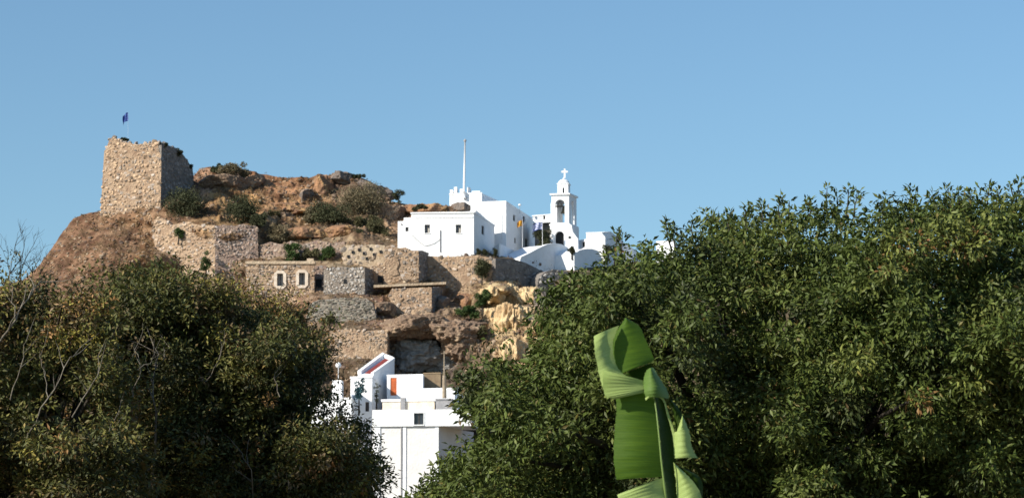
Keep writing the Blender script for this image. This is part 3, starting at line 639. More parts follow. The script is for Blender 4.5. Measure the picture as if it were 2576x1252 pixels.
def crown_centres(poly, Yc, depth, dm, n, inset, seed, lump=.35, rag=13, hollow=-.62, spray=0):
    pp = []
    for i in range(len(poly)):
        a_, b_ = np.array(poly[i], float), np.array(poly[(i + 1) % len(poly)], float); k_ = max(1, int(np.hypot(*(b_ - a_)) / 14))
        for j in range(k_): pp.append(a_ + (b_ - a_) * j / k_)
    pp = np.array(pp); q_ = np.concatenate([pp / 45.0, np.full((len(pp), 1), seed)], 1); pp = pp + np.stack([fbm(q_, 3, seed), fbm(q_ + 50, 3, seed + 1)], 1) * rag; poly = [tuple(p) for p in pp]
    poly = [tuple(map(float, p)) for p in poly]; xs = [p[0] for p in poly]; ys = [p[1] for p in poly]
    u = rng.uniform(min(xs), max(xs), n * 3); v = rng.uniform(min(ys), max(ys), n * 3); k = inside_np(poly, u, v); u, v = u[k], v[k]
    d = dist_np(poly, u, v); k = d > inset * (.45 + .9 * rng.random(len(d))); u, v, d = u[k][:n], v[k][:n], d[k][:n]
    q = np.clip(d / dm, 0, 1); T = depth * np.sqrt(1 - (1 - q) ** 2)
    side = rng.random(len(u)); s = np.where(side < .62, -1 + .25 * rng.random(len(u)) ** 2, np.where(side < .8, rng.uniform(-.75, .7, len(u)), .8 + .2 * rng.random(len(u))))
    p0 = PA(u, v, np.full(len(u), float(Yc))); lum = (fbm(p0 / (depth * .32) + seed, 3, seed) + .6 * fbm(p0 / .28 + seed, 2, seed + 5)) * lump * depth * .85
    hol = fbm(p0 / (depth * .22) + seed + 31, 3, seed + 9); keep_ = (hol > hollow) | (s > .1) | (d < 40); u, v, s, lum, T = u[keep_], v[keep_], s[keep_], lum[keep_], T[keep_]
    Y = Yc + T * s + lum * np.where(s < -.5, 1, .3)
    global DEEP
    PT = PA(u, v, Y)
    if spray:
        m_ = rng.random(len(PT)) < spray; dd_ = unit(len(PT)); dd_[:, 2] = np.abs(dd_[:, 2]) * .8; dd_[:, 1] = -np.abs(dd_[:, 1]); PT = PT + dd_ * (m_ * rng.uniform(.12, .42, len(PT)))[:, None]
    DEEP = d[keep_] > min(85, dm * .5)
    return PT, u, v
GP = [(.080, .110, .024), (.056, .080, .019), (.125, .15, .040), (.034, .045, .018), (.18, .20, .045), (.23, .11, .045)]

def limbs(mb, base, tops, r0, seed):
    rr = random.Random(seed)
    for t in tops:
        p = [base]; k = 5
        for i in range(1, k + 1):
            q = i / k; j = (1 - q) * .25 * (t - base).length * .4
            mid = base.lerp(t, q); bow = Vector((0, 0, 1)) * math.sin(q * math.pi) * .12 * (t - base).length
            p.append(mid + bow + Vector((rr.uniform(-1, 1), rr.uniform(-1, 1), rr.uniform(-1, 1))) * j * .3)
        mb.tube(p, [r0 * (1 - .85 * i / k) for i in range(k + 1)], 7)

# --- right tree
RPOLY = [(985, 1310), (1030, 1222), (1090, 1150), (1150, 1118), (1195, 1095), (1168, 1045), (1140, 990), (1150, 950), (1190, 912), (1240, 890), (1300, 905), (1325, 850), (1335, 800), (1352, 760), (1368, 715), (1400, 690), (1450, 685), (1500, 662), (1528, 640), (1545, 622),
    (1575, 622), (1620, 640), (1660, 612), (1690, 590), (1720, 575), (1760, 560), (1820, 552), (1870, 540), (1930, 530), (1990, 528), (2050, 518), (2110, 508), (2200, 520), (2290, 510), (2380, 502), (2460, 492), (2560, 492), (2700, 488), (2900, 560), (3000, 760), (3050, 1100), (2900, 1500), (2400, 1560), (1700, 1560), (1200, 1450)]
rt = thing('broadleaf_tree', 'huge dense dark green broadleaf tree filling the right half behind the banana leaf', 'tree', (P(1900, 1400, 26).x, 26.5, 0))
cen, cu, cv = crown_centres(RPOLY, 26.0, 2.2, 330, 6600, 28, 3, lump=.9, rag=20, hollow=-.3, spray=.06)
rad = rng.uniform(.08, .18, len(cen)); per = 42
V1, F1, T1 = leaves_about(cen, rad, per, .064, .026, GP, [.33, .24, .2, .15, .055, .025], hang=.35, jit=.3, upn=.5)
# upright shoots along the top edge
ic = cen[DEEP]; ic = ic[rng.choice(len(ic), 900)] + np.array([0, 1.2, 0]); v_, f_, t_ = leaves_about(ic, np.full(len(ic), .32), 26, .13, .06, GP, [.33, .24, .2, .15, .055, .025], shell=.1)
stem = MB(); SV, SF, ST = [V1, v_], [F1, f_ + len(V1)], [T1, t_]; nv0 = len(V1) + len(v_)
shoots = [(2083, 520, 2080, 466), (2100, 520, 2103, 476), (2128, 520, 2134, 470), (2148, 518, 2160, 478), (2292, 520, 2288, 468), (2310, 520, 2297, 482), (2385, 512, 2384, 466), (2400, 512, 2410, 474), (2432, 512, 2440, 478), (2482, 505, 2488, 460), (2545, 500, 2540, 455), (2560, 500, 2566, 452), (1966, 536, 1962, 492), (1972, 540, 1985, 500), (1690, 600, 1675, 552), (1700, 600, 1690, 562), (1745, 570, 1742, 545), (1795, 565, 1792, 536), (1545, 640, 1552, 572), (1550, 640, 1565, 585), (1880, 550, 1876, 520), (2030, 528, 2035, 498), (2220, 525, 2228, 492), (2340, 516, 2345, 484), (1620, 650, 1622, 612), (2500, 500, 2515, 476), (1835, 560, 1838, 530), (1920, 540, 1915, 508)]
for (u0, v0, u1, v1) in shoots:
    Y = random.uniform(25.3, 26.3); a = P(u0, v0 + 30, Y); b = P(u1, v1 + 6, Y + random.uniform(-.1, .1)); m_ = a.lerp(b, .5) + Vector((random.uniform(-.03, .03), 0, 0))
    MB().tube([a, m_, b], [.009, .006, .003], 5).build('shoot', M['bark'], rt)
    c2 = np.array([tuple(a.lerp(b, q)) for q in (.45, .6, .75, .88, 1.0)]); v_, f_, t_ = leaves_about(c2, np.array([.035, .04, .045, .05, .04]), random.choice((5, 8, 11)), .06, .022, GP, [.33, .24, .2, .15, .055, .025], hang=-.5, shell=.1)
    SV.append(v_); SF.append(f_ + nv0); ST.append(t_); nv0 += len(v_)
cr = np_mesh('crown', np.concatenate(SV), np.concatenate(SF), M['leaf_r'], rt, np.concatenate(ST)); cr['kind'] = 'stuff'
tb = Vector((P(1900, 1400, 26).x, 26.5, 0)); fork = tb + Vector((.1, 0, 1.5))
tk = MB().tube([tb - Vector((0, 0, .2)), tb + Vector((.04, 0, .8)), fork], [.26, .21, .19], 12); limbs(tk, fork, [Vector(cen[i]) for i in rng.choice(len(cen), 46)], .085, 4); tk.build('trunk', M['bark'], rt, True)


# --- left trees: an open yellowish one at the frame edge and a dense dark one in the middle
LP = [(.072, .082, .021), (.047, .056, .018), (.135, .135, .033), (.032, .036, .015), (.32, .28, .06), (.34, .18, .07), (.20, .14, .08)]
def left_tree(label, poly, Yc, depth, dm, n, inset, seed, w, per, brs, base_u, Ls=(.062, .027), hollow=-.2):
    b = Vector((P(base_u, 1250, Yc).x, Yc + .3, 0)); t = thing('broadleaf_tree', label, 'tree', b)
    cen, cu, cv = crown_centres(poly, Yc, depth, dm, n, inset, seed, lump=1.15, rag=44, hollow=hollow, spray=.22)
    rad = rng.uniform(.09, .22, len(cen)); V, Fq, T = leaves_about(cen, rad, per, Ls[0], Ls[1], LP, w, hang=.15, jit=.4, shell=.2)
    ic = cen[DEEP]; ic = ic[rng.choice(len(ic), 500 if n > 1500 else 60)] + np.array([0, .6, 0]); v2_, f2_, t2_ = leaves_about(ic, np.full(len(ic), .3), 24, .12, .06, LP, w, shell=.1); f2_ = f2_ + len(V); V, Fq, T = np.concatenate([V, v2_]), np.concatenate([Fq, f2_]), np.concatenate([T, t2_])
    c = np_mesh('crown', V, Fq, M['leaf_l'], t, T); c['kind'] = 'stuff'
    fk = b + Vector((0, 0, 1.8)); k = MB().tube([b - Vector((0, 0, .2)), b + Vector((.05, 0, 1)), fk], [.2, .16, .14], 12)
    limbs(k, fk, [Vector(cen[i]) for i in rng.choice(len(cen), 40)], .06, seed); k.build('trunk', M['bark'], t, True)
    for br in brs:
        *pts_, r0 = br; pp = [P(u_, v_, y_ + .12) for u_, v_, y_ in pts_]; m_ = []
        for i in range(len(pp) - 1):
            for q in range(4): m_.append(pp[i].lerp(pp[i + 1], q / 4) + Vector((random.uniform(-1, 1), random.uniform(-1, 1) * 2, random.uniform(-1, 1))) * .02)
        m_.append(pp[-1]); bb = MB().tube(m_, [r0 * .7 * (1 - .8 * i / (len(m_) - 1)) for i in range(len(m_))], 7)
        for i in range(3, len(m_) - 1, 2):
            d_ = ((m_[i + 1] - m_[i]).normalized() + Vector((random.uniform(-1, 1), random.uniform(-.5, .5), random.uniform(-.3, .8))) * .9).normalized(); q0 = m_[i]; L_ = random.uniform(.15, .4); path = [q0]
            for k_ in range(3): d_ = (d_ + Vector((random.uniform(-1, 1), random.uniform(-1, 1), random.uniform(-.5, 1))) * .3).normalized(); q0 = q0 + d_ * L_ / 3; path.append(q0)
            bb.tube(path, [r0 * .35, r0 * .28, r0 * .2, r0 * .1], 5)
        bb.build('branch', M['bark_pale'], t, True)
    return t
LB = [(330, 1330), (300, 1000), (240, 800), (250, 720), (300, 685), (345, 672), (400, 662), (450, 668), (480, 690), (540, 700), (590, 712), (622, 738), (665, 765), (725, 785), (745, 815), (790, 845), (820, 870), (800, 905), (790, 940), (775, 985), (800, 1035), (870, 1080), (915, 1110), (955, 1135), (985, 1190), (1010, 1330), (900, 1480), (500, 1480)]
left_tree('dense dark olive tree in the middle left with its right edge over the white village', LB, 34, 1.7, 200, 4300, 32, 11, [.25, .24, .13, .2, .05, .05, .08], 44,
    [((375, 1290, 32), (395, 1075, 31.7), (385, 985, 31.6), (397, 905, 31.7), (385, 860, 31.9), .022), ((397, 925, 31.7), (415, 890, 31.7), (425, 865, 31.9), .010), ((640, 1290, 32), (632, 1180, 31.6), (600, 1130, 31.7), .014), ((520, 960, 31.9), (545, 920, 31.8), (560, 870, 31.9), .008), ((700, 1000, 31.7), (690, 940, 31.8), (720, 880, 31.9), .008)], 620)
LA = [(-420, 1330), (-420, 760), (-200, 700), (-40, 690), (40, 700), (100, 690), (150, 698), (185, 706), (230, 715), (260, 740), (320, 780), (350, 900), (370, 1100), (420, 1250), (350, 1480), (-200, 1480)]
left_tree('sparse yellowing tree with bare pale branches at the left edge', LA, 31, 1.9, 240, 2500, 34, 17, [.2, .17, .17, .14, .11, .10, .11], 40,
    [((70, 1280, 29.2), (180, 1205, 28.9), (270, 1150, 29.0), .026), ((-30, 900, 29.2), (40, 800, 29), (80, 735, 29.1), (110, 700, 29.3), .018), ((40, 800, 29), (30, 745, 29.1), (18, 700, 29.2), .009), ((60, 1120, 29.1), (120, 1000, 28.9), (180, 900, 29), (205, 870, 29.2), .014), ((120, 1000, 28.9), (110, 930, 29), (100, 880, 29.1), .008), ((180, 1050, 29), (240, 960, 28.9), (255, 880, 29), .012), ((330, 1000, 29.4), (352, 930, 29.3), (335, 860, 29.4), .010), ((352, 930, 29.3), (400, 890, 29.4), .007), ((230, 1200, 29), (260, 1100, 29), (300, 1040, 29.2), .012), ((20, 1000, 29), (60, 900, 28.9), (70, 840, 29), .010)], 60)
LCc = [(520, 720), (560, 695), (600, 700), (640, 722), (690, 745), (730, 765), (760, 790), (800, 820), (830, 850), (850, 880), (820, 920), (760, 900), (700, 880), (620, 860), (560, 820), (520, 780)]
left_tree('thin brownish tree top drying out below the oval windows', LCc, 36.5, .9, 120, 420, 16, 23, [.14, .14, .1, .14, .08, .14, .26], 30, [((700, 900, 36.2), (690, 820, 36), (700, 760, 36.1), .010)], 720, (.05, .02), -.2)
# thin outer sprays of the dark olive tree, through which the white village shows
lt = bpy.data.objects['broadleaf_tree.001']; spu = rng.uniform(770, 945, 150); spv = rng.uniform(925, 1120, 150); kk = (spu - 770) / 175 < .25 + .75 * (spv - 925) / 195 + .15 * rng.random(150)
sc3 = PA(spu[kk], spv[kk], 33.6 + rng.uniform(-.5, .5, kk.sum())); v_, f_, t_ = leaves_about(sc3, rng.uniform(.07, .15, len(sc3)), 26, .055, .024, LP, [.28, .30, .14, .2, .03, .02, .03], shell=.1)
o = np_mesh('sprays', v_, f_, M['leaf_l'], lt, t_); o['kind'] = 'stuff'
# bare shrub sticking up against the sky at the far left
bt = thing('bare_tree', 'leafless twiggy treetop against the sky at the left edge', 'tree', (P(60, 1250, 36).x, 36, 0))
tw = MB()
def twig(p, d, L, r, lev):
    q = p; path = [p]
    for i in range(4):
        d = (d + Vector((random.uniform(-1, 1), random.uniform(-.6, .6), random.uniform(-.6, .8))) * .28).normalized(); q = q + d * L / 4; path.append(q)
    tw.tube(path, [r, r * .85, r * .7, r * .6, r * .45], 5)
    if lev > 0:
        for i in range(random.choice((2, 3, 3))):
            k = random.choice((2, 3, 4)); twig(path[k], (d + Vector((random.uniform(-1, 1), random.uniform(-.7, .7), random.uniform(-.3, .8))) * .9).normalized(), L * random.uniform(.5, .75), r * .55, lev - 1)
tw.tube([Vector((P(60, 1250, 36).x, 36, -.2)), P(30, 900, 36), P(40, 740, 36)], [.09, .05, .02], 8)
for (u, v, dx, L) in ((10, 740, -.1, .75), (40, 740, .15, .62), (72, 740, -.1, .5), (95, 735, .2, .42), (55, 730, -.5, .5), (-30, 740, .1, .8)):
    twig(P(u, v, 36), Vector((dx, 0, 1)).normalized(), L * .72, .0095, 3)
tw.build('twigs', M['bark'], bt)
c3 = np.array([tuple(P(random.uniform(-60, 120), random.uniform(640, 745), 36 + random.uniform(-.3, .3))) for _ in range(60)])
v_, f_, t_ = leaves_about(c3, np.full(60, .09), 7, .045, .018, LP, [.28, .27, .14, .2, .04, .035, .035]); o = np_mesh('crown', v_, f_, M['leaf_l'], bt, t_); o['kind'] = 'stuff'

# --- bushes on the hill
BP = {'dark': [(.07, .08, .042), (.095, .105, .055), (.05, .055, .034)], 'green': [(.07, .115, .038), (.05, .085, .03), (.10, .14, .05)], 'grey': [(.21, .18, .11), (.16, .145, .09), (.26, .21, .13)], 'olive': [(.12, .12, .06), (.09, .09, .05), (.16, .145, .075)], 'blue': [(.05, .12, .14), (.04, .08, .10), (.09, .16, .17)]}
def bush(u, v, Y, ru, rv, kind, label, n=1400, ls=.24, name='bush', cat='bush'):
    if Y > 362 and not any(k in label for k in ('top of the tower', 'top corner', 'tower flank')): Y = min(Y, float(hillY(np.array([float(u)]), np.array([v + rv * .5]))[0]) - ru * .028)
    sc = Y / F; c = np.array(P(u, v, Y)); R3 = np.array([ru * sc, ru * sc * .8, rv * sc]); base = c - np.array([0, 0, R3[2]])
    t = thing(name, label, cat, base)
    k = max(14, int(ru * rv / 40)); cc = unit(k) * rng.uniform(.15, .95, (k, 1)) ** .8 * R3 + c; per = max(8, n // k)
    V, Fq, T = leaves_about(cc, np.full(k, min(R3) * .42), per, ls, ls * .5, BP[kind], [.45, .35, .2], hang=-.1, flat=.9, jit=.4, shell=.15)
    f = np_mesh('foliage', V, Fq, M['bush'], t, T)
    MB().tube([Vector(base) - Vector((0, 0, .8)), Vector(c)], [.12, .05], 6).build('stem', M['bark'], t)
    return t
BU = [
    (468, 515, 399, 50, 36, 'dark', 'dark rounded bush at the right foot of the ruined tower'), (612, 536, 398.5, 48, 34, 'dark', 'dark rounded bush above the squared end of the pink wall'), (650, 555, 399, 24, 20, 'dark', 'small shaded bush at the right side of the dark rounded one'),
    (832, 545, 398.5, 56, 28, 'dark', 'broad deep green bush above the flat orange rock terrace'), (905, 505, 402, 56, 46, 'grey', 'large dry greyish bush below the rocky summit'), (785, 545, 400.5, 26, 34, 'grey', 'thin dry bush touching the left of the broad green bush'), (592, 432, 409, 44, 16, 'grey', 'pale green scrub on the skyline right of the tower'),
    (708, 590, 394, 38, 22, 'grey', 'pale dusty bush left of the flat orange terrace'), (1002, 492, 407, 15, 20, 'dark', 'lone dark bush on the skyline left of the flagpole'), (519, 665, 387.5, 17, 34, 'green', 'pointed green shrub against the tan fortress wall'), (449, 586, 390.5, 15, 15, 'green', 'bright little shrub growing on the wall below the tower'),
    (735, 635, 388.5, 22, 24, 'green', 'green bush above the left oval window'), (830, 640, 388.5, 22, 19, 'green', 'green bush on the wall above the dark doorway'), (785, 640, 389, 22, 14, 'olive', 'low olive scrub between the two green wall bushes'), (950, 575, 397, 22, 32, 'olive', 'spiky olive bush left of the white annex'), (905, 590, 395.5, 16, 18, 'dark', 'dark bush at the end of the orange terrace'),
    (1060, 522, 402, 30, 8, 'dark', 'low shrub strip along the ridge over the white house'), (1212, 672, 386.5, 22, 24, 'dark', 'dark creeper on the wall right below the white house corner'), (1183, 783, 375, 38, 13, 'green', 'green mat of plants on the shelf left of the yellow cliff'), (1213, 748, 374, 20, 22, 'green', 'round green bush at the top left of the yellow cliff'),
    (1205, 833, 370, 22, 16, 'olive', 'olive shrub left of the yellow cliff middle'), (825, 805, 374, 22, 12, 'olive', 'scrub growing on the green grey retaining wall'), (1150, 945, 360, 44, 12, 'olive', 'strip of scrub behind the tan shed'), (1203, 634, 388.6, 6, 9, 'dark', 'tiny dark shrub at the white house corner'), (1219, 635, 388.6, 6, 9, 'dark', 'second tiny shrub along the wall under the white house'), (1244, 632, 388.2, 6, 12, 'dark', 'tiny upright shrub at the end of the shaded house wall'),
    (1365, 600, 408, 22, 22, 'dark', 'dark tree shaded beside the bell tower base', ), (1438, 630, 399, 9, 9, 'dark', 'small plant between the two blue shaded roofs'), (1530, 625, 408, 16, 18, 'dark', 'dark bush in front of the right white monastery block'), (915, 560, 400, 26, 16, 'olive', 'low scrub right of the broad green bush'), (690, 545, 402, 16, 20, 'olive', 'shaded scrub in the hollow of the hilltop'),
    (545, 425, 410, 26, 10, 'dark', 'dark skyline scrub next to the tower'), (410, 366, 397.5, 13, 8, 'dark', 'small scrub at the top corner of the ruined tower'), (448, 384, 401.5, 17, 10, 'dark', 'scrub growing on the broken top of the tower flank'), (476, 420, 405, 10, 12, 'dark', 'scrub at the low far end of the tower flank'), (312, 353, 398.8, 14, 7, 'dark', 'tuft of weeds on top of the tower'), (890, 445, 411, 34, 7, 'dark', 'dark scrub along the rocky summit')]
for b in BU:
    if b[3] >= 20 and b[4] > 12: b = b[:3] + (b[3] * 1.12, b[4] * 1.22) + b[5:]
    bush(*b, n=int(1200 + b[3] * b[4] * 2.2), ls=.18 if b[3] < 20 else .26)
bush(903, 985, 343, 15, 42, 'blue', 'bluish spiky plant in front of the left village house', 700, .3, 'spiky_plant', 'plant')
bush(947, 985, 345.5, 9, 36, 'dark', 'dark narrow shrub between the village houses', 500, .16)
# dry scrub scattered over the hill
pts, pu, pv = hill_points(8200, (90, 440, 1420, 960)); keep = fbm(pts / 5.0, 2, 77) > -.3; pts = pts[keep]
V, Fq, T = leaves_about(pts + np.array([0, -.1, .1]), rng.uniform(.08, .34, len(pts)), 14, .2, .07, [(.2, .135, .07), (.29, .21, .11), (.11, .085, .045), (.07, .075, .035)], [.36, .28, .22, .14], hang=-.7, jit=.3, shell=.05)
o = np_mesh('dry_scrub', V, Fq, M['bush'], tint=T); tag(o, 'dry brown scrub and grass tufts over the castle hill', kind='stuff')

# ================================================================== WHITE BUILDINGS
class Block:
    """a building volume: front a->b, right flank b->c (each (u, distance)); top and bottom rows measured at corner b"""
    def __init__(s, a, b, c, top, bot):
        s.f = Plane(a, b); s.r = Plane(b, c); s.z1 = P(b[0], top, b[1]).z; s.z0 = P(b[0], bot, b[1]).z
        A = s.f.o; B = s.r.o; C = B + s.r.t * s.r.len; s.fp = [A, B, C, A + C - B]
    def body(s, parent, m, hf=(), hr=(), name='wall', roofdrop=0.0):
        mb = MB(); mb.panel(s.f, 0, s.f.len, s.z0, s.z1, hf); mb.panel(s.r, 0, s.r.len, s.z0, s.z1, hr)
        A, B, C, D_ = [Vector((p.x, p.y, 0)) for p in s.fp]; z = lambda p, h: Vector((p.x, p.y, h))
        mb.add([z(C, s.z0), z(D_, s.z0), z(D_, s.z1), z(C, s.z1)], [(0, 1, 2, 3)]); mb.add([z(D_, s.z0), z(A, s.z0), z(A, s.z1), z(D_, s.z1)], [(0, 1, 2, 3)])
        mb.add([z(A, s.z1), z(B, s.z1), z(C, s.z1), z(D_, s.z1)], [(0, 1, 2, 3)])
        return mb.build(name, m, parent)
    def cornice(s, parent, m, h=.22, out=.12, name='roof_edge', up=.0):
        A, B, C, D_ = s.fp; c = (A + B + C + D_) / 4; q = [p + (p - c).normalized() * out * 1.4 for p in (A, B, C, D_)]
        lo = s.z1 - h + .003; return MB().box8([Vector((p.x, p.y, lo)) for p in q] + [Vector((p.x, p.y, s.z1 + .05 + up)) for p in q]).build(name, m, parent)
def win(parent, pl, r, m_frame=None, half=False, depth=.28, fw=.07, sill=True, outer=False):
    w = MB()
    a0, a1, z0, z1 = r; d0, d1 = -depth + .05, -depth + .13
    for b in ((a0, a0 + fw, z0, z1), (a1 - fw, a1, z0, z1), (a0 + fw, a1 - fw, z0, z0 + fw), (a0 + fw, a1 - fw, z1 - fw, z1), ((a0 + a1) / 2 - fw / 2, (a0 + a1) / 2 + fw / 2, z0 + fw, z1 - fw)): w.pbox(pl, b[0], b[1], d0, d1, b[2], b[3])
    o = w.build('window', m_frame or M['frame'], parent)
    MB().pbox(pl, a0 + fw * .5, a1 - fw * .5, d0 + .01, d0 + .03, z0 + fw * .5, z1 - fw * .5).build('pane', M['glass'], o)
    if half: MB().pbox(pl, (a0 + a1) / 2 + fw, a1 - fw, d1 + .004, d1 + .03, z0 + fw, (z0 + z1) / 2 + .1).build('shutter', M['shutter'], o)
    if sill: MB().pbox(pl, a0 - .08, a1 + .08, -.02, .09, z0 - .12, z0 - .004).build('sill', M['white'], o)
    return o
def rc(pl, r): return rect(pl, *r)

# --- big white house
h = Block((1034, 390.8), (1191.5, 390), (1243, 403), 533, 665); H1 = thing('white_house', 'large flat roofed white house with two dark windows facing front', 'house', h.fp[0] + Vector((0, 0, h.z0)))
w1 = [rc(h.f, (1068, 1081, 565, 586)), rc(h.f, (1146, 1159.5, 565, 586))]; w2 = [rc(h.r, (1211, 1217.5, 568, 590))]
h.body(H1, M['white'], w1, w2); h.cornice(H1, M['white'], h=.16)
for r in w1: win(H1, h.f, r, half=True)
win(H1, h.r, w2[0], sill=False)
g = rect(h.f, 1036, 1190, 545, 548); MB().pbox(h.f, g[0], g[1] - .05, -.05, .07, g[2], g[3]).build('string_course', M['white'], H1)
p_ = [h.f.hit(1107, 579), h.f.hit(1107, 634)]; MB().tube([h.f.W(a, .09, z) for a, z in p_], .06, 8).build('drain_pipe', M['pipe'], H1)
def cable(parent, pl, pp, r=.035):
    pts_ = [pl.hit(*p) for p in pp]; MB().tube([pl.W(a, .07, z) for a, z in pts_], r, 6).build('cable', M['pipe'], parent)
cable(H1, h.f, [(1037, 592), (1047, 602), (1058, 611), (1068, 618)]); cable(H1, h.f, [(1070, 618), (1082, 616), (1094, 611), (1106, 602)], .03)
h2 = Block((1015, 391.4), (1034.6, 391.1), (1045, 397), 547, 665); a_ = h2.body(H1, M['white'], [rc(h2.f, (1019.5, 1027.5, 571, 582))], name='side_wing'); win(H1, h2.f, rc(h2.f, (1019.5, 1027.5, 571, 582)), sill=False)
h3 = Block((1000, 391.9), (1015.6, 391.7), (1026, 397), 556, 665); h3.body(H1, M['white'], name='side_wing')
h3_l = h3.f.hit(1010, 560); MB().pbox(h3.f, h3_l[0] - .1, h3_l[0] + .1, 0, .12, h3_l[1] - .35, h3_l[1] - .15).build('lamp', M['cement'], H1)

# --- upper monastery blocks
k1 = Block((1130, 408), (1211, 407), (1224, 413), 485, 560); K1 = thing('white_house', 'upper white monastery block with stubby roof turrets beside the tall flagpole', 'house', k1.fp[0] + Vector((0, 0, k1.z0)))
k1.body(K1, M['white']); k1.cornice(K1, M['white'], h=.12, out=.06)
for (u0, u1, v0, Yt, dt) in ((1141, 1149, 470, 407.6, 3), (1131, 1138, 477, 407.9, 2), (1156, 1163, 475, 407.7, 2), (1174, 1181, 471, 407.5, 1.5), (1186, 1207, 480, 407.3, 2)):
    b = Block((u0, Yt + .3), (u1, Yt + .25), (u1 + 3, Yt + .3 + dt), v0, 488); b.body(K1, M['white'], name='turret')
fb = P(1166.5, 492, 407.2); ft = P(1169.3, 358, 407.2)
FP = thing('flagpole', 'tall bare white flagpole on the upper monastery block', 'flagpole', fb); MB().tube([fb, fb.lerp(ft, .5), ft], [.17, .14, .10], 10).build('pole', M['polewhite'], FP, True)
MB().lathe(ft, [(0, .5), (.1, .42), (.22, .28), (.22, .16), (.1, .02), (.1, -.05)], 12).build('finial', M['pipe'], FP, True)
MB().tube([fb + Vector((0, 0, -.35)), fb + Vector((0, 0, .5))], .32, 10).build('socket', M['white'], FP, True)

k2 = Block((1196, 405), (1272.5, 404), (1345, 423), 506, 690); K2 = thing('white_house', 'tall monastery wing with a bright front corner and a long blue shaded flank', 'house', k2.fp[0] + Vector((0, 0, k2.z0)))
hs = [rc(k2.r, (1290, 1296, 541, 556)), rc(k2.r, (1315, 1320.5, 544, 559)), rc(k2.r, (1293.5, 1298, 598, 612)), rc(k2.r, (1320, 1328, 601, 626))]
k2.body(K2, M['white'], (), hs); k2.cornice(K2, M['white'], h=.14, out=.05)
for r in hs[:3]: win(K2, k2.r, r, sill=False, fw=.05)
MB().pbox(k2.r, hs[3][0] + .04, hs[3][1] - .04, -.24, -.18, hs[3][2], hs[3][3] - .04).build('door', M['frame'], K2)
g = k2.f.hit(1262, 560); MB().pbox(k2.f, g[0] - .03, g[0] + .03, 0, .08, g[1] - 2.4, g[1] + 1.2).build('drain_pipe', M['white_grey'], K2)
k3 = Block((1214, 416), (1216, 409), (1262, 417), 488, 520); K3 = thing('roof_hut', 'low greyish roof hut behind the bright monastery corner', 'hut', k3.fp[0] + Vector((0, 0, k3.z0))); k3.body(K3, M['white_old'])
# low walls at the foot of the shaded flank
lw = Block((1237, 398), (1256, 393.5), (1322, 407), 612, 680); LW = thing('parapet_wall', 'low whitewashed wall along the foot of the shaded wing', 'wall', lw.fp[0] + Vector((0, 0, lw.z0)))
lw.body(LW, M['white_old'])
# lamp / dish
dl = P(1307, 515.5, 411); DL = thing('satellite_dish', 'small round white dish on the roof edge of the shaded wing', 'dish', dl - Vector((0, 0, .6)))
MB().lathe(dl, [(0, -.16), (.16, -.12), (.24, 0), (.16, .12), (0, .16)], 14).build('bowl', M['white'], DL, True); MB().tube([dl - Vector((0, 0, 1.2)), dl - Vector((0, 0, .1))], .03, 6).build('mast', M['pipe'], DL)

# --- bell tower
BT = thing('bell_tower', 'white church bell tower topped with a cross', 'bell tower', P(1410, 640, 405))
def arch_wall(pl, a0, a1, z0, z1, c, hw, zb, zs, depth=.45):
    """front wall with an arched opening: centre c, half width hw, sill zb, spring line zs"""
    mb = MB(); n = 10; arc_ = [(c + hw * math.cos(t), zs + hw * math.sin(t)) for t in np.linspace(0, math.pi, n + 1)]
    Wf = lambda a, z: pl.W(a, 0, z)
    mb.add([Wf(a0, z0), Wf(c - hw, z0), Wf(c - hw, zs), Wf(a0, zs)], [(0, 1, 2, 3)]); mb.add([Wf(c + hw, z0), Wf(a1, z0), Wf(a1, zs), Wf(c + hw, zs)], [(0, 1, 2, 3)])
    if zb > z0 + .01: mb.add([Wf(c - hw, z0), Wf(c + hw, z0), Wf(c + hw, zb), Wf(c - hw, zb)], [(0, 1, 2, 3)])
    for i in range(n):
        p, q = arc_[i], arc_[i + 1]; tp = lambda p_: (a1 if p_[0] >= c + hw - 1e-6 else (a0 if p_[0] <= c - hw + 1e-6 else p_[0]), z1)
        mb.add([Wf(*p), Wf(tp(p)[0], zs) if False else Wf(*tp(p)), Wf(*tp(q)), Wf(*q)], [(0, 1, 2, 3)])
        mb.add([Wf(*p), Wf(*q), pl.W(q[0], -depth, q[1]), pl.W(p[0], -depth, p[1])], [(0, 1, 2, 3)])
    # fill the slivers beside the arch at the ends
    mb.add([Wf(a1, zs), Wf(a1, z1), Wf(c + hw, zs)], [(0, 1, 2)]); mb.add([Wf(a0, zs), Wf(c - hw, zs), Wf(a0, z1)], [(0, 1, 2)])
    for a in (c - hw, c + hw): mb.add([Wf(a, zb), Wf(a, zs), pl.W(a, -depth, zs), pl.W(a, -depth, zb)], [(0, 1, 2, 3)])
    mb.add([Wf(c - hw, zb), Wf(c + hw, zb), pl.W(c + hw, -depth, zb), pl.W(c - hw, -depth, zb)], [(0, 1, 2, 3)])
    return mb
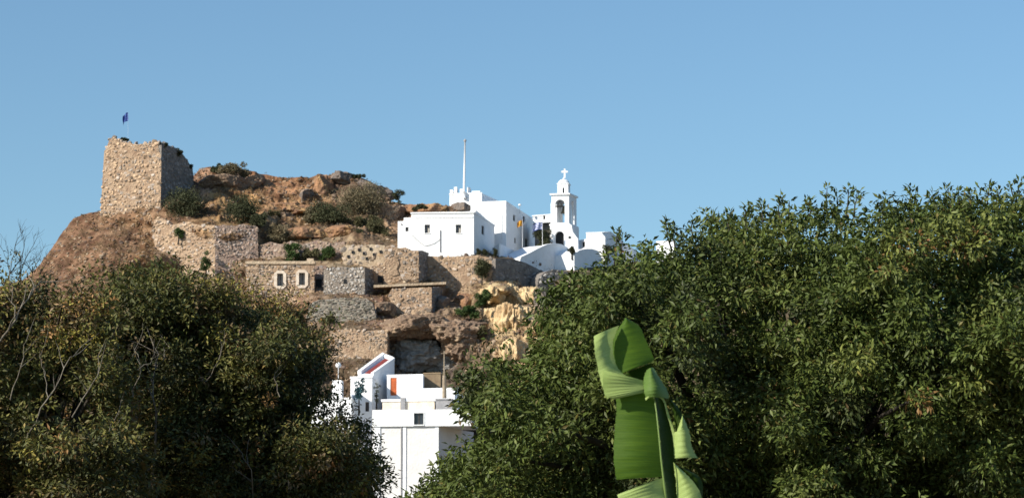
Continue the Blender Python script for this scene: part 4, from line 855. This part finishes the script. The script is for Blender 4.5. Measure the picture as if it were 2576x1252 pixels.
def arch_tier(uL, uR, uB, Yf, Yb, vt, vb, arch, name, side_arch=True, side=None):
    f = Plane((uL, Yf + .4), (uR, Yf)); r = Plane((uR, Yf), (uB, Yb)); zt = P(uR, vt, Yf).z; zb_ = P(uR, vb, Yf).z
    c = f.hit((arch[0] + arch[1]) / 2, 530)[0]; hw = (f.hit(arch[1], 530)[0] - f.hit(arch[0], 530)[0]) / 2; s_ = P(uR, arch[3], Yf).z; sp_ = P(uR, arch[2], Yf).z - hw
    mb = arch_wall(f, 0, f.len, zb_, zt, c, hw, s_, sp_)
    rr = r; m2 = arch_wall(rr, 0, rr.len, zb_, zt, rr.len / 2, min(hw, rr.len * .3), s_, sp_) if side_arch else MB().panel(rr, 0, rr.len, zb_, zt)
    mb.add(m2.v, m2.f)
    bk = Plane.__new__(Plane); bk.o = f.o + r.t * r.len; bk.t = f.t; bk.n = f.n; bk.len = f.len
    if side_arch:
        m3 = arch_wall(bk, 0, f.len, zb_, zt, c, hw, s_, sp_, -.45); mb.add(m3.v, m3.f)
    else: mb.panel(bk, 0, f.len, zb_, zt)
    lf = Plane.__new__(Plane); lf.o = f.o; lf.t = r.t; lf.n = r.n; lf.len = r.len
    m4 = arch_wall(lf, 0, r.len, zb_, zt, r.len / 2, min(hw, r.len * .3), s_, sp_, -.0 + .45) if side_arch else MB().panel(lf, 0, r.len, zb_, zt)
    mb.add(m4.v, m4.f)
    mb.add([f.W(0, 0, zt), f.W(f.len, 0, zt), bk.W(f.len, 0, zt), bk.W(0, 0, zt)], [(0, 1, 2, 3)]); mb.add([f.W(0, 0, zb_ + .003), f.W(f.len, 0, zb_ + .003), bk.W(f.len, 0, zb_ + .003), bk.W(0, 0, zb_ + .003)], [(0, 1, 2, 3)])
    return mb, f, r, bk, zb_, zt
def slab(fp, z0, z1, out, name, parent, m=None):
    c = (fp[0] + fp[1] + fp[2] + fp[3]) / 4; q = [p + (p - c).normalized() * out for p in fp]
    return MB().box8([Vector((p.x, p.y, z0)) for p in q] + [Vector((p.x, p.y, z1)) for p in q]).build(name, m or M['white'], parent)
mb, f, r, bk, zb_, zt = arch_tier(1387, 1431, 1450, 405, 408, 490, 563, (1396, 1420, 501, 560), 'belfry'); mb.build('belfry', M['white'], BT)
fp = [f.o, r.o, r.o + r.t * r.len, bk.o]
slab(fp, zt + .003, zt + .22, .32, 'ledge', BT); slab(fp, zb_ - .25, zb_ - .003, .4, 'ledge', BT)
# bell with yoke inside the belfry
bc = (fp[0] + fp[1] + fp[2] + fp[3]) / 4; bz = P(1408, 528, 406).z
be = MB().lathe(Vector((bc.x, bc.y, bz)), [(0, .55), (.18, .5), (.26, .3), (.3, 0), (.42, -.25), (.5, -.4), (.0, -.38)], 16).build('bell', M['bronze'], BT, True)
MB().tube([Vector((bc.x, bc.y, bz - .1)), Vector((bc.x, bc.y, bz - .7))], .04, 6).build('clapper', M['dark'], be)
MB().pbox(f.off(-(r.len / 2)), .3, f.len - .3, -.08, .08, bz + .55, bz + .72).build('yoke', M['frame'], BT)
# lower stage: broad door stage with sloping shoulder on the right
f2 = Plane((1383, 404.6), (1438, 404.2)); r2 = Plane((1438, 404.2), (1456, 408)); z2t = zb_ - .253; z2b = P(1438, 665, 404.2).z
c = f2.hit(1407, 600)[0]; hw = (f2.hit(1418, 600)[0] - f2.hit(1396, 600)[0]) / 2; sp_ = P(1407, 581, 404.4).z - hw
m5 = arch_wall(f2, 0, f2.len, z2b, z2t, c, hw, P(1407, 618, 404.4).z, sp_, .8); m5.panel(r2, 0, r2.len, z2b, z2t)
lf = Plane.__new__(Plane); lf.o = f2.o; lf.t = r2.t; lf.n = r2.n; lf.len = r2.len; m5.panel(lf, 0, r2.len, z2b, z2t)
m5.add([f2.W(0, 0, z2t), f2.W(f2.len, 0, z2t), r2.W(r2.len, 0, z2t), lf.W(r2.len, 0, z2t)], [(0, 1, 2, 3)]); m5.build('lower_stage', M['white'], BT)
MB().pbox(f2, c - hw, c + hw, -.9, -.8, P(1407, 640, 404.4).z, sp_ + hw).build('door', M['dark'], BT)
pts_ = [f2.hit(*p) for p in [(1438.5, 570), (1441, 584), (1453, 600), (1454, 665), (1438.5, 665)]]; MB().extrude(f2, pts_[::-1], -.05, -1.6).build('buttress', M['white'], BT)
g = f2.hit(1432.5, 597); MB().tube([f2.W(g[0], -.1, g[1]), f2.W(g[0], .03, g[1])], .2, 14).build('porthole', M['dark'], BT)
# upper drum, dome, cross
f3 = Plane((1402, 405.9), (1429, 405.7)); r3 = Plane((1429, 405.7), (1434, 407.2)); z3b = zt + .223; z3t = P(1415, 463, 405.8).z
fp3 = [f3.o, r3.o, r3.o + r3.t * r3.len, f3.o + r3.t * r3.len]; hh = rect(f3, 1414.5, 1419, 472, 486)
m6 = MB().panel(f3, 0, f3.len, z3b, z3t, [hh], .3).panel(r3, 0, r3.len, z3b, z3t)
m6.add([Vector((p.x, p.y, zz_)) for zz_ in (z3b, z3t) for p in (fp3[2], fp3[3], fp3[0])], [(0, 1, 4, 3), (1, 2, 5, 4)]); m6.add([Vector((p.x, p.y, z3t)) for p in fp3], [(0, 1, 2, 3)]); m6.build('upper_stage', M['white'], BT)
MB().pbox(f3, hh[0], hh[1], -.29, -.25, hh[2], hh[3]).build('opening', M['dark'], BT)
slab(fp3, z3t + .003, z3t + .13, .14, 'ledge', BT)
c3_ = (fp3[0] + fp3[1] + fp3[2] + fp3[3]) / 4; cd = Vector((c3_.x, c3_.y, z3t + .13)); Rd = .82
MB().lathe(cd, [(Rd * math.cos(t), Rd * .82 * math.sin(t)) for t in np.linspace(0, math.pi / 2 - .05, 9)] + [(.12, Rd * .82), (.12, Rd * .82 + .18), (0, Rd * .82 + .2)], 20).build('dome', M['white_old'], BT, True)
zc = cd.z + Rd * .82 + .15; zx = P(1419, 423, 406).z; cx_ = c3_.x + .12
pc = Plane.__new__(Plane); pc.o = Vector((cx_, c3_.y, 0)); pc.t = Vector((1, 0, 0)); pc.n = Vector((0, -1, 0)); pc.len = 1
zm = zc + (zx - zc) * .58
cr_ = MB().pbox(pc, -.13, .13, -.1, .1, zc, zx); cr_.pbox(pc, -.46, -.133, -.1, .1, zm, zm + .27); cr_.pbox(pc, .133, .46, -.1, .1, zm, zm + .27); cr_.build('cross', M['white'], BT)
# annex left of the bell tower
an = Block((1340, 413), (1387, 411.5), (1392, 416), 539, 558.5); AN = thing('roof_annex', 'long low white annex left of the bell tower', 'annex', an.fp[0] + Vector((0, 0, an.z0)))
an.body(AN, M['white'], [rc(an.f, (1366, 1371, 541, 552))]); win(AN, an.f, rc(an.f, (1366, 1371, 541, 552)), sill=False, fw=.05); an.cornice(AN, M['white'], h=.1)
ab = Block((1345, 414.5), (1390, 413), (1396, 418), 560, 670); AB = thing('stone_wall', 'dark shaded stone wall behind the blue flag', 'wall', ab.fp[0] + Vector((0, 0, ab.z0))); ab.body(AB, M['mortar_dark'])  # dark block for the shadowed gap, the shade put into its colour
# blue shaded vault houses
def gable(name, label, cat, pl, pix, depth, m, ctrl=True):
    poly = [pl.hit(*p) for p in pix]; t = thing(name, label, cat, pl.W(poly[0][0], 0, min(p[1] for p in poly)))
    MB().extrude(pl, poly[::-1] if False else poly, 0, -depth).build('wall', m, t); return t, poly
pS1 = Plane((1308, 393), (1444, 404.5)); S1, po = gable('vaulted_house', 'whitewashed vaulted roof house in blue shade below the bell tower', 'house', pS1, [(1308, 720), (1308, 650), (1330, 640), (1352, 628), (1375, 618), (1392, 615), (1410, 618), (1425, 625), (1438, 638), (1443, 655), (1443, 720)], 4.0, M['white_old'])
tp = [po[i] for i in (1, 2, 3, 4, 5, 6, 7, 8)]
cb = MB()
for p, q in zip(tp[:-1], tp[1:]): cb.add([pS1.W(p[0], .12, p[1] + .003), pS1.W(q[0], .12, q[1] + .003), pS1.W(q[0], -.5, q[1] + .003), pS1.W(p[0], -.5, p[1] + .003), pS1.W(p[0], .12, p[1] + .2), pS1.W(q[0], .12, q[1] + .2), pS1.W(q[0], -.5, q[1] + .2), pS1.W(p[0], -.5, p[1] + .2)], [(3, 2, 1, 0), (4, 5, 6, 7), (0, 1, 5, 4), (1, 2, 6, 5), (2, 3, 7, 6), (3, 0, 4, 7)])
cb.build('coping', M['white'], S1)
g = pS1.hit(1428, 640); MB().pbox(pS1, g[0], g[0] + .15, 0, .1, g[1] - 2, g[1]).build('drain_pipe', M['white'], S1)
pS2 = Plane((1444, 399), (1522, 408)); S2, po = gable('vaulted_house', 'rounded whitewashed house in shade at the edge of the right tree', 'house', pS2, [(1444, 720), (1444, 640), (1456, 630), (1470, 626), (1490, 626), (1504, 631), (1512, 645), (1518, 670), (1522, 720)], 4.0, M['white_old'])
k5 = Block((1474, 414), (1535.5, 413), (1560, 421), 583, 690); K5 = thing('white_house', 'square white block right of the bell tower partly behind leaves', 'house', k5.fp[0] + Vector((0, 0, k5.z0)))
h5 = [rc(k5.f, (1497, 1501, 596, 604))]; k5.body(K5, M['white']); k5.cornice(K5, M['white'], h=.12, out=.05)
k6 = Block((1452, 416), (1474, 414.5), (1478, 420), 601, 690); K6 = thing('white_house', 'small low white house in shade between bell tower and square block', 'house', k6.fp[0] + Vector((0, 0, k6.z0))); k6.body(K6, M['white_old'], [rc(k6.f, (1463, 1471, 608, 622))])
MB().pbox(k6.f, *(lambda r: (r[0], r[1], -.27, -.2, r[2], r[3]))(rc(k6.f, (1463, 1471, 608, 622)))).build('door', M['dark'], K6)
k7 = Block((1534, 425), (1540, 417), (1612, 438), 591, 690); K7 = thing('white_house', 'pale blue shaded monastery wing beyond the square white block', 'house', k7.fp[0] + Vector((0, 0, k7.z0))); k7.body(K7, M['white'])
k8 = Block((1650, 424), (1695, 423), (1705, 430), 604, 700); K8 = thing('white_house', 'bright white house corner glimpsed through the right tree top', 'house', k8.fp[0] + Vector((0, 0, k8.z0))); k8.body(K8, M['white'])

# ------------------------------------------------------------------ flags
def stripe_mat(name, n, c1, c2):
    m = bpy.data.materials.new(name); m.use_nodes = True; N = m.node_tree.nodes; L = m.node_tree.links; b = N['Principled BSDF']; b.inputs['Roughness'].default_value = .8
    uv = N.new('ShaderNodeUVMap'); uv.uv_map = 'uv'; sp_ = N.new('ShaderNodeSeparateXYZ'); L.new(uv.outputs[0], sp_.inputs[0])
    def mth(op, a, bb):
        x = N.new('ShaderNodeMath'); x.operation = op
        for i, q in enumerate((a, bb)):
            if isinstance(q, (int, float)): x.inputs[i].default_value = q
            else: L.new(q, x.inputs[i])
        return x.outputs[0]
    st = mth('GREATER_THAN', mth('FRACT', mth('MULTIPLY', sp_.outputs[1], n / 2), 0), .5)
    inx = mth('LESS_THAN', sp_.outputs[0], .37); iny = mth('GREATER_THAN', sp_.outputs[1], .444); can = mth('MULTIPLY', inx, iny)
    cross = mth('MAXIMUM', mth('LESS_THAN', mth('ABSOLUTE', mth('SUBTRACT', sp_.outputs[0], .185), 0), .037), mth('LESS_THAN', mth('ABSOLUTE', mth('SUBTRACT', sp_.outputs[1], .722), 0), .055))
    fac = mth('ADD', mth('MULTIPLY', st, mth('SUBTRACT', 1, can)), mth('MULTIPLY', can, cross))
    mx = N.new('ShaderNodeMix'); mx.data_type = 'RGBA'; L.new(fac, mx.inputs[0]); mx.inputs[6].default_value = (*c1, 1); mx.inputs[7].default_value = (*c2, 1); L.new(mx.outputs[2], b.inputs['Base Color'])
    return m
def flag(label, pole0, pole1, fw, fh, m, away, droop, name='flag', lab_cat='flag', r=.035):
    t = thing(name, label, lab_cat, pole0); MB().tube([pole0, pole1], r, 8).build('pole', M['polewhite'], t, True)
    nx, nz = 14, 9; V = []; uvs = []
    for i in range(nx + 1):
        for j in range(nz + 1):
            x, z = i / nx, j / nz; a = Vector(away).normalized()
            p = pole1 + Vector((0, 0, -.1 - fh * (1 - z))) + a * fw * x * (1 - droop * .45) + Vector((0, 0, -droop * fw * x * x * .8)) + Vector((a.y, -a.x, 0)) * math.sin(x * 9 + z * 2) * .12 * fw * x ** .5 + a * (-.10) * fw * math.sin(x * 7 + z * 5) * (1 - z) * droop
            V.append(tuple(p - pole0)); uvs.append((x, z))
    fs = [(i * (nz + 1) + j, (i + 1) * (nz + 1) + j, (i + 1) * (nz + 1) + j + 1, i * (nz + 1) + j + 1) for i in range(nx) for j in range(nz)]
    me = bpy.data.meshes.new('cloth'); me.from_pydata(V, [], fs); u_ = me.uv_layers.new(name='uv')
    for l in me.loops: u_.data[l.index].uv = uvs[l.vertex_index]
    me.polygons.foreach_set('use_smooth', [True] * len(me.polygons)); me.materials.append(m); link('cloth', me, t); return t
greek = stripe_mat('blue_white_cloth', 9, (.02, .06, .32), (.7, .72, .78)); greek_dark = stripe_mat('deep_blue_cloth', 9, (.012, .04, .22), (.05, .10, .33))
yellow = mat('yellow_cloth', (.72, .38, .04), (.5, .2, .03), 2.5, rough=.8)
flag('small dark blue and white flag flying above the ruined tower', P(322, 366, 400), P(322, 281, 400), 1.1, 1.2, greek_dark, (-1, .15, 0), .75, r=.008)
flag('orange yellow flag on a white pole beside the shaded wing', P(1313.7, 660, 401), P(1313.7, 552, 401), 1.0, .8, yellow, (-1, -.2, 0), .5)
flag('light blue and white striped flag on a pole left of the bell tower', P(1364, 650, 402), P(1364, 557, 402), 1.7, 1.0, greek, (-1, -.1, 0), .35)

# ================================================================== VILLAGE AT THE FOOT
# main lower house
m1 = Block((939, 336.2), (1104, 335.4), (1192, 345.5), 1071, 1400); MV = thing('village_house', 'big white village house with a single square dark window low in the centre', 'house', m1.fp[0] + Vector((0, 0, m1.z0)))
m1.body(MV, M['white_grey'])
up = Plane((936, 335.95), (1188, 334.7)); ho = rect(up, 1041, 1065, 1038, 1067); e = rect(up, 936, 1186, 1029, 1071)
UB = MB().panel(up, e[0], e[1], e[2] + .004, e[3], [ho], .35); UB.add([up.W(a, d, z) for (a, d, z) in ((e[0], 0, e[3]), (e[1], 0, e[3]), (e[1], -7, e[3]), (e[0], -7, e[3]))], [(0, 1, 2, 3)]); UB.add([up.W(a, d, e[2] + .004) for (a, d) in ((e[0], 0), (e[1], 0), (e[1], -7), (e[0], -7))], [(3, 2, 1, 0)])
UB.add([up.W(e[1], 0, e[2]), up.W(e[1], -7, e[2]), up.W(e[1], -7, e[3]), up.W(e[1], 0, e[3])], [(0, 1, 2, 3)]); UB.add([up.W(e[0], 0, e[2]), up.W(e[0], -7, e[2]), up.W(e[0], -7, e[3]), up.W(e[0], 0, e[3])], [(3, 2, 1, 0)])
UB.build('upper_wall', M['white'], MV); w_ = win(MV, up, ho, depth=.35, fw=.06, sill=True)
fr = MB(); fo = .14
for b in ((ho[0] - fo, ho[0] - .003, ho[2], ho[3] + fo), (ho[1] + .003, ho[1] + fo, ho[2], ho[3] + fo), (ho[0], ho[1], ho[3] + .003, ho[3] + fo)): fr.pbox(up, b[0], b[1], -.02, .06, b[2], b[3])
fr.build('frame', M['white'], w_)
p_ = [m1.f.hit(1009.5, 1066), m1.f.hit(1009.5, 1280)]; MB().tube([m1.f.W(a, .1, z) for a, z in p_], .085, 8).build('drain_pipe', M['pipe'], MV)
g = rect(m1.f, 1013, 1021, 1072, 1290); MB().pbox(m1.f, g[0], g[1], 0.0, .1, g[2], g[3]).build('pilaster', M['white'], MV)
g = rect(m1.f, 1094, 1103, 1072, 1290); MB().pbox(m1.f, g[0], g[1], 0.0, .1, g[2], g[3]).build('pilaster', M['white'], MV)
g = rect(m1.f, 941, 956, 1072, 1290); MB().pbox(m1.f, g[0], g[1], 0.0, .12, g[2], g[3]).build('pilaster', M['white'], MV)
# roof terrace parapets above it
t1 = Block((964, 341), (1094, 340), (1104, 346), 1003, 1040); TP = thing('terrace_parapet', 'cream terrace parapet with white capping above the lower house', 'parapet', t1.fp[0] + Vector((0, 0, t1.z0)))
t1.body(TP, M['cream']); t1.cornice(TP, M['white'], h=.22, out=.15, name='capping')
g = rect(t1.f, 1008, 1020, 1000, 1030); MB().pbox(t1.f, g[0], g[1], -.2, .3, g[2], g[3]).build('post', M['cement'], TP)
t2 = Block((1097, 339.6), (1138, 339.2), (1146, 344), 1002, 1040); TC = thing('cistern', 'grey cement cistern on the terrace right of the parapet', 'tank', t2.fp[0] + Vector((0, 0, t2.z0))); t2.body(TC, M['cement']); t2.cornice(TC, M['cement'], h=.14, out=.08, name='lid')
t3 = Block((1064, 347), (1160, 346), (1166, 352), 974, 1040); TW = thing('village_house', 'low white wall house running right under the tan shed', 'house', t3.fp[0] + Vector((0, 0, t3.z0))); t3.body(TW, M['white'])
v2 = Block((975, 350), (1064.5, 349), (1072, 356), 941, 1030); VW = thing('village_house', 'white flat house with an orange shutter', 'house', v2.fp[0] + Vector((0, 0, v2.z0)))
os_ = rc(v2.f, (981.5, 997.5, 949, 994)); v2.body(VW, M['white'], [os_]); v2.cornice(VW, M['white'], h=.12, out=.05)
sh = MB().pbox(v2.f, os_[0] + .03, os_[1] - .03, -.2, -.12, os_[2] + .02, os_[3] - .02).build('shutter', M['orange'], VW)
ns = 11
for i in range(ns):
    za = os_[2] + (os_[3] - os_[2]) * (i + .15) / ns; MB().pbox(v2.f, os_[0] + .1, os_[1] - .1, -.117, -.07, za, za + (os_[3] - os_[2]) / ns * .55).build('slat', M['orange'], sh)
v3 = Block((1066, 352), (1109, 351.5), (1116, 357), 937, 990); VT = thing('shed', 'small flat tan shed on the terrace behind the white house', 'shed', v3.fp[0] + Vector((0, 0, v3.z0))); v3.body(VT, M['tanwall']); v3.cornice(VT, M['tanwall'], h=.12, out=.06)
pb = P(1117.5, 1000, 345); pt = P(1117, 882, 345); UP = thing('utility_pole', 'weathered wooden pole rising in front of the cave', 'pole', pb)
MB().tube([pb, pb.lerp(pt, .48)], [.26, .22], 8).build('post', M['wood'], UP); MB().tube([pb.lerp(pt, .48), pt], [.09, .06], 8).build('pole', M['wood'], UP)
MB().tube([pt + Vector((-.4, 0, -.3)), pt + Vector((.4, 0, -.3))], .04, 6).build('crossarm', M['wood'], UP)
# red lean-to
RR = thing('village_house', 'white lean to house with a sloping dark red roof', 'house', P(930, 950, 352))
qa, qb, qc, qd = P(900, 941, 353), P(938, 944, 350.5), P(992, 906, 358), P(962, 895, 361)
dn = Vector((0, 0, -9))
MB().box8([qa + dn, qb + dn, qc + dn, qd + dn, qa, qb, qc, qd]).build('wall', M['white'], RR)
def q2(s, t, h): return qa.lerp(qb, s).lerp(qd.lerp(qc, s), t) + Vector((0, 0, h))
MB().box8([q2(.34, .08, .004), q2(.82, .08, .004), q2(.82, .93, .004), q2(.34, .93, .004), q2(.34, .08, .06), q2(.82, .08, .06), q2(.82, .93, .06), q2(.34, .93, .06)]).build('roof', M['red'], RR)
for (s0, s1, t0, t1_, hh_) in ((-.02, .2, 0, 1.0, .45), (.86, 1.02, 0, 1.0, .35), (.2, .86, .94, 1.02, .35)):
    MB().box8([q2(s0, t0, .003), q2(s1, t0, .003), q2(s1, t1_, .003), q2(s0, t1_, .003), q2(s0, t0, hh_), q2(s1, t0, hh_), q2(s1, t1_, hh_), q2(s0, t1_, hh_)]).build('parapet', M['white'], RR)
v6 = Block((884, 346), (938, 345), (950, 352), 946, 1200); V6 = thing('village_house', 'narrow white house behind the bluish spiky plant', 'house', v6.fp[0] + Vector((0, 0, v6.z0)))
w6 = [rc(v6.f, (918, 928, 1010, 1034))]; v6.body(V6, M['white'], w6); v6.cornice(V6, M['white'], h=.15); win(V6, v6.f, w6[0])
v7 = Block((770, 342), (886, 340.5), (900, 349), 1000, 1250); V7 = thing('village_house', 'white house mostly hidden by the olive tree at the village left', 'house', v7.fp[0] + Vector((0, 0, v7.z0)))
w7 = [rc(v7.f, (850, 862, 1022, 1050))]; v7.body(V7, M['white'], w7); v7.cornice(V7, M['white'], h=.15); win(V7, v7.f, w7[0])
b = Block((838, 342.5), (862, 342), (866, 344), 955, 1001); b.body(V7, M['white'], name='chimney')
lp = P(851, 918, 341.2); LPo = thing('street_lamp', 'white globe lamp on a pole at the upper left of the village', 'lamp', P(851, 1000, 341.2)); MB().tube([P(851, 1005, 341.2), lp], .05, 8).build('pole', M['polewhite'], LPo); MB().lathe(lp, [(0, -.36), (.25, -.25), (.36, 0), (.25, .25), (0, .36)], 16).build('globe', M['white'], LPo, True)

# ================================================================== BANANA LEAF
def B(rx, ry, dy): return P(1408.3 + .4107 * rx, 737.7 + .4107 * ry, 14.0 + dy)
def leaf_mat(name, c1, c2, transl):
    m = mat(name, c1, c2, 1.0, rough=.55, spec=.25, transl=transl, coords='UV', stretch=(60, 1.0, 1), contrast=(.3, .7), detail=3, bump=.15, bscale=2.0); return m
M['ban_top'] = leaf_mat('banana_upper', (.062, .135, .014), (.100, .185, .014), .45)
M['ban_under'] = leaf_mat('banana_underside', (.42, .54, .19), (.33, .45, .13), .3)
M['ban_deep'] = leaf_mat('banana_deep', (.022, .045, .006), (.032, .06, .008), .2)  # darkened copy of the leaf green: shade of the folds painted in
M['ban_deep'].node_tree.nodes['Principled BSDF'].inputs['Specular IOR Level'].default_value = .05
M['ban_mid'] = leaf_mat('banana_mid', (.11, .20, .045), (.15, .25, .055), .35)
M['ban_rib'] = mat('banana_rib', (.16, .24, .07), rough=.5)
BN = thing('banana_plant', 'banana plant with one upright torn bright green leaf in front of the right tree', 'banana plant', Vector((P(1690, 1250, 14.2).x, 14.2, 0)))
def seg(A, Bp, m, bulge=.04, label=None, n=18, ragged=.0022, name='leaf_segment', smooth=True):
    """sheet spanned between two edge lines A and Bp (lists of (rx, ry, dy)); veins run across"""
    def samp(L_, t):
        L_ = [B(*p) for p in L_]; x = t * (len(L_) - 1); i = min(int(x), len(L_) - 2); f_ = x - i
        p0, p1, p2, p3 = L_[max(i - 1, 0)], L_[i], L_[i + 1], L_[min(i + 2, len(L_) - 1)]
        return .5 * ((2 * p1) + (p2 - p0) * f_ + (2 * p0 - 5 * p1 + 4 * p2 - p3) * f_ ** 2 + (3 * p1 - p0 - 3 * p2 + p3) * f_ ** 3)
    NU, NV_ = 48, n; V = []; uv = []
    for i in range(NU + 1):
        t = i / NU; a, b = samp(A, t), samp(Bp, t); wdt = (b - a).length
        for j in range(NV_ + 1):
            s = j / NV_; p = a.lerp(b, s)
            p = p + Vector((0, -1, 0)) * (bulge * math.sin(math.pi * s) + .0012 * math.sin(t * 60 + 3 * s) * math.sin(math.pi * min(s * 1.2, 1)) + .004 * math.sin(t * 9 + s * 2.0))
            if s in (0, 1): p = p + Vector((random.uniform(-1, 1) * ragged, 0, random.uniform(-1, 1) * ragged * .6))
            V.append(p); uv.append((t, s))
    mb = MB(); mb.add(V, [(i * (NV_ + 1) + j, (i + 1) * (NV_ + 1) + j, (i + 1) * (NV_ + 1) + j + 1, i * (NV_ + 1) + j + 1) for i in range(NU) for j in range(NV_)])
    o = mb.build(name, m, BN, smooth); u_ = o.data.uv_layers.new(name='uv')
    for l in o.data.loops: u_.data[l.index].uv = uv[l.vertex_index]
    if label: o['label'] = label
    return o
# midrib
rib = [(700, 1700, .1), (665, 1400, .0), (640, 1180, -.05), (620, 1020, -.07), (605, 860, -.065), (590, 720, -.055), (570, 600, -.01), (545, 480, .05), (500, 360, .09), (450, 250, .1), (400, 150, .1)]
MB().tube([B(*p) for p in rib], [.02, .014, .006, .0044, .0038, .0034, .003, .003, .003, .002, .0015], 8).build('midrib', M['ban_rib'], BN, True)
seg([(340, 612, -.05), (346, 700, -.05), (335, 850, -.06), (328, 1000, -.06), (345, 1138, -.05)], [(575, 600, 0), (594, 720, -.02), (608, 860, -.03), (624, 1010, -.03), (640, 1120, -.02)], M['ban_top'], .03, 'large dark green left panel of the leaf')
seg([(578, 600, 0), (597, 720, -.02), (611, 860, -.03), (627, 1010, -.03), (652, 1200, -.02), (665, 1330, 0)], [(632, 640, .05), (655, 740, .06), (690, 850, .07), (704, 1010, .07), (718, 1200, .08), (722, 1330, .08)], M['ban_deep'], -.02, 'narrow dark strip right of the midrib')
seg([(205, 262, -.1), (212, 350, -.13), (235, 480, -.13), (270, 600, -.12), (285, 648, -.1)], [(362, 196, .03), (325, 300, .0), (345, 440, -.04), (430, 548, -.06), (345, 622, -.07)], M['ban_under'], .036, 'pale folded underside flap at the top left')
seg([(270, 470, -.145), (262, 540, -.15), (275, 620, -.14), (335, 648, -.12)], [(508, 532, -.08), (512, 560, -.08), (508, 590, -.08), (512, 606, -.08)], M['ban_under'], .015, 'pale turned back band across the leaf')
seg([(400, 150, .08), (345, 235, .04), (322, 330, .0), (330, 420, -.03), (380, 490, -.05)], [(404, 150, .08), (490, 205, .08), (530, 300, .06), (572, 395, .04), (545, 425, .02)], M['ban_top'], .025, 'dark green pointed tip of the leaf')
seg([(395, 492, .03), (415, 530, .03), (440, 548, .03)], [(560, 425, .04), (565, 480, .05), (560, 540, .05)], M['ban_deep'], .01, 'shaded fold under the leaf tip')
seg([(528, 470, .0), (512, 520, -.05), (512, 580, -.1), (523, 640, -.1)], [(572, 455, .03), (612, 520, -.0), (655, 590, .0), (672, 645, .02)], M['ban_mid'], .07, 'curled green roll beside the leaf tip')
seg([(520, 640, -.1), (550, 622, -.11), (600, 622, -.08), (640, 650, -.03), (668, 740, .0), (700, 850, .02), (706, 1005, .02)], [(524, 655, -.1), (552, 634, -.115), (600, 634, -.085), (632, 662, -.03), (655, 745, .0), (684, 850, .02), (700, 1005, .02)], M['ban_under'], .0, 'thin pale rolled edge right of the midrib', n=4, ragged=.001)
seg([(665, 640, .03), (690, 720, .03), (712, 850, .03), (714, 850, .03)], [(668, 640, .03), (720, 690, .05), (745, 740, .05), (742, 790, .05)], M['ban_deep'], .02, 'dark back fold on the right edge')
seg([(745, 748, .0), (715, 845, -.03), (700, 850, -.04), (704, 930, -.04), (703, 1008, -.04)], [(750, 750, .0), (775, 800, -.01), (795, 860, -.02), (808, 940, -.02), (842, 1005, -.02)], M['ban_under'], .03, 'pale triangular flap at the right edge')
seg([(350, 1230, -.09), (370, 1300, -.09), (380, 1400, -.09)], [(640, 1122, -.03), (655, 1240, -.03), (665, 1330, -.03)], M['ban_under'], .05, 'pale lower left flap cut by the picture edge')
seg([(690, 1035, .03), (708, 1140, .0), (715, 1260, .0), (720, 1360, .0)], [(695, 1035, .03), (790, 1120, .0), (850, 1200, .0), (890, 1310, .0)], M['ban_under'], .035, 'pale lower right flap of the leaf')
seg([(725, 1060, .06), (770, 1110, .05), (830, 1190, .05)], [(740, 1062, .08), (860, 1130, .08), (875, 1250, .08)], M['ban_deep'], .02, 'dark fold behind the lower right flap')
# stalk and pseudostem down to the ground
st0 = B(700, 1690, .1); gx = BN.location
MB().tube([st0 + Vector((0, 0, .05)), st0.lerp(gx + Vector((0, 0, 1.1)), .5) + Vector((.03, 0, .05)), gx + Vector((0, 0, 1.0))], [.02, .03, .06], 10).build('leaf_stalk', M['ban_rib'], BN, True)
MB().tube([gx + Vector((0, 0, -.1)), gx + Vector((.01, 0, .6)), gx + Vector((0, 0, 1.25))], [.12, .10, .065], 14).build('pseudostem', M['ban_rib'], BN, True)
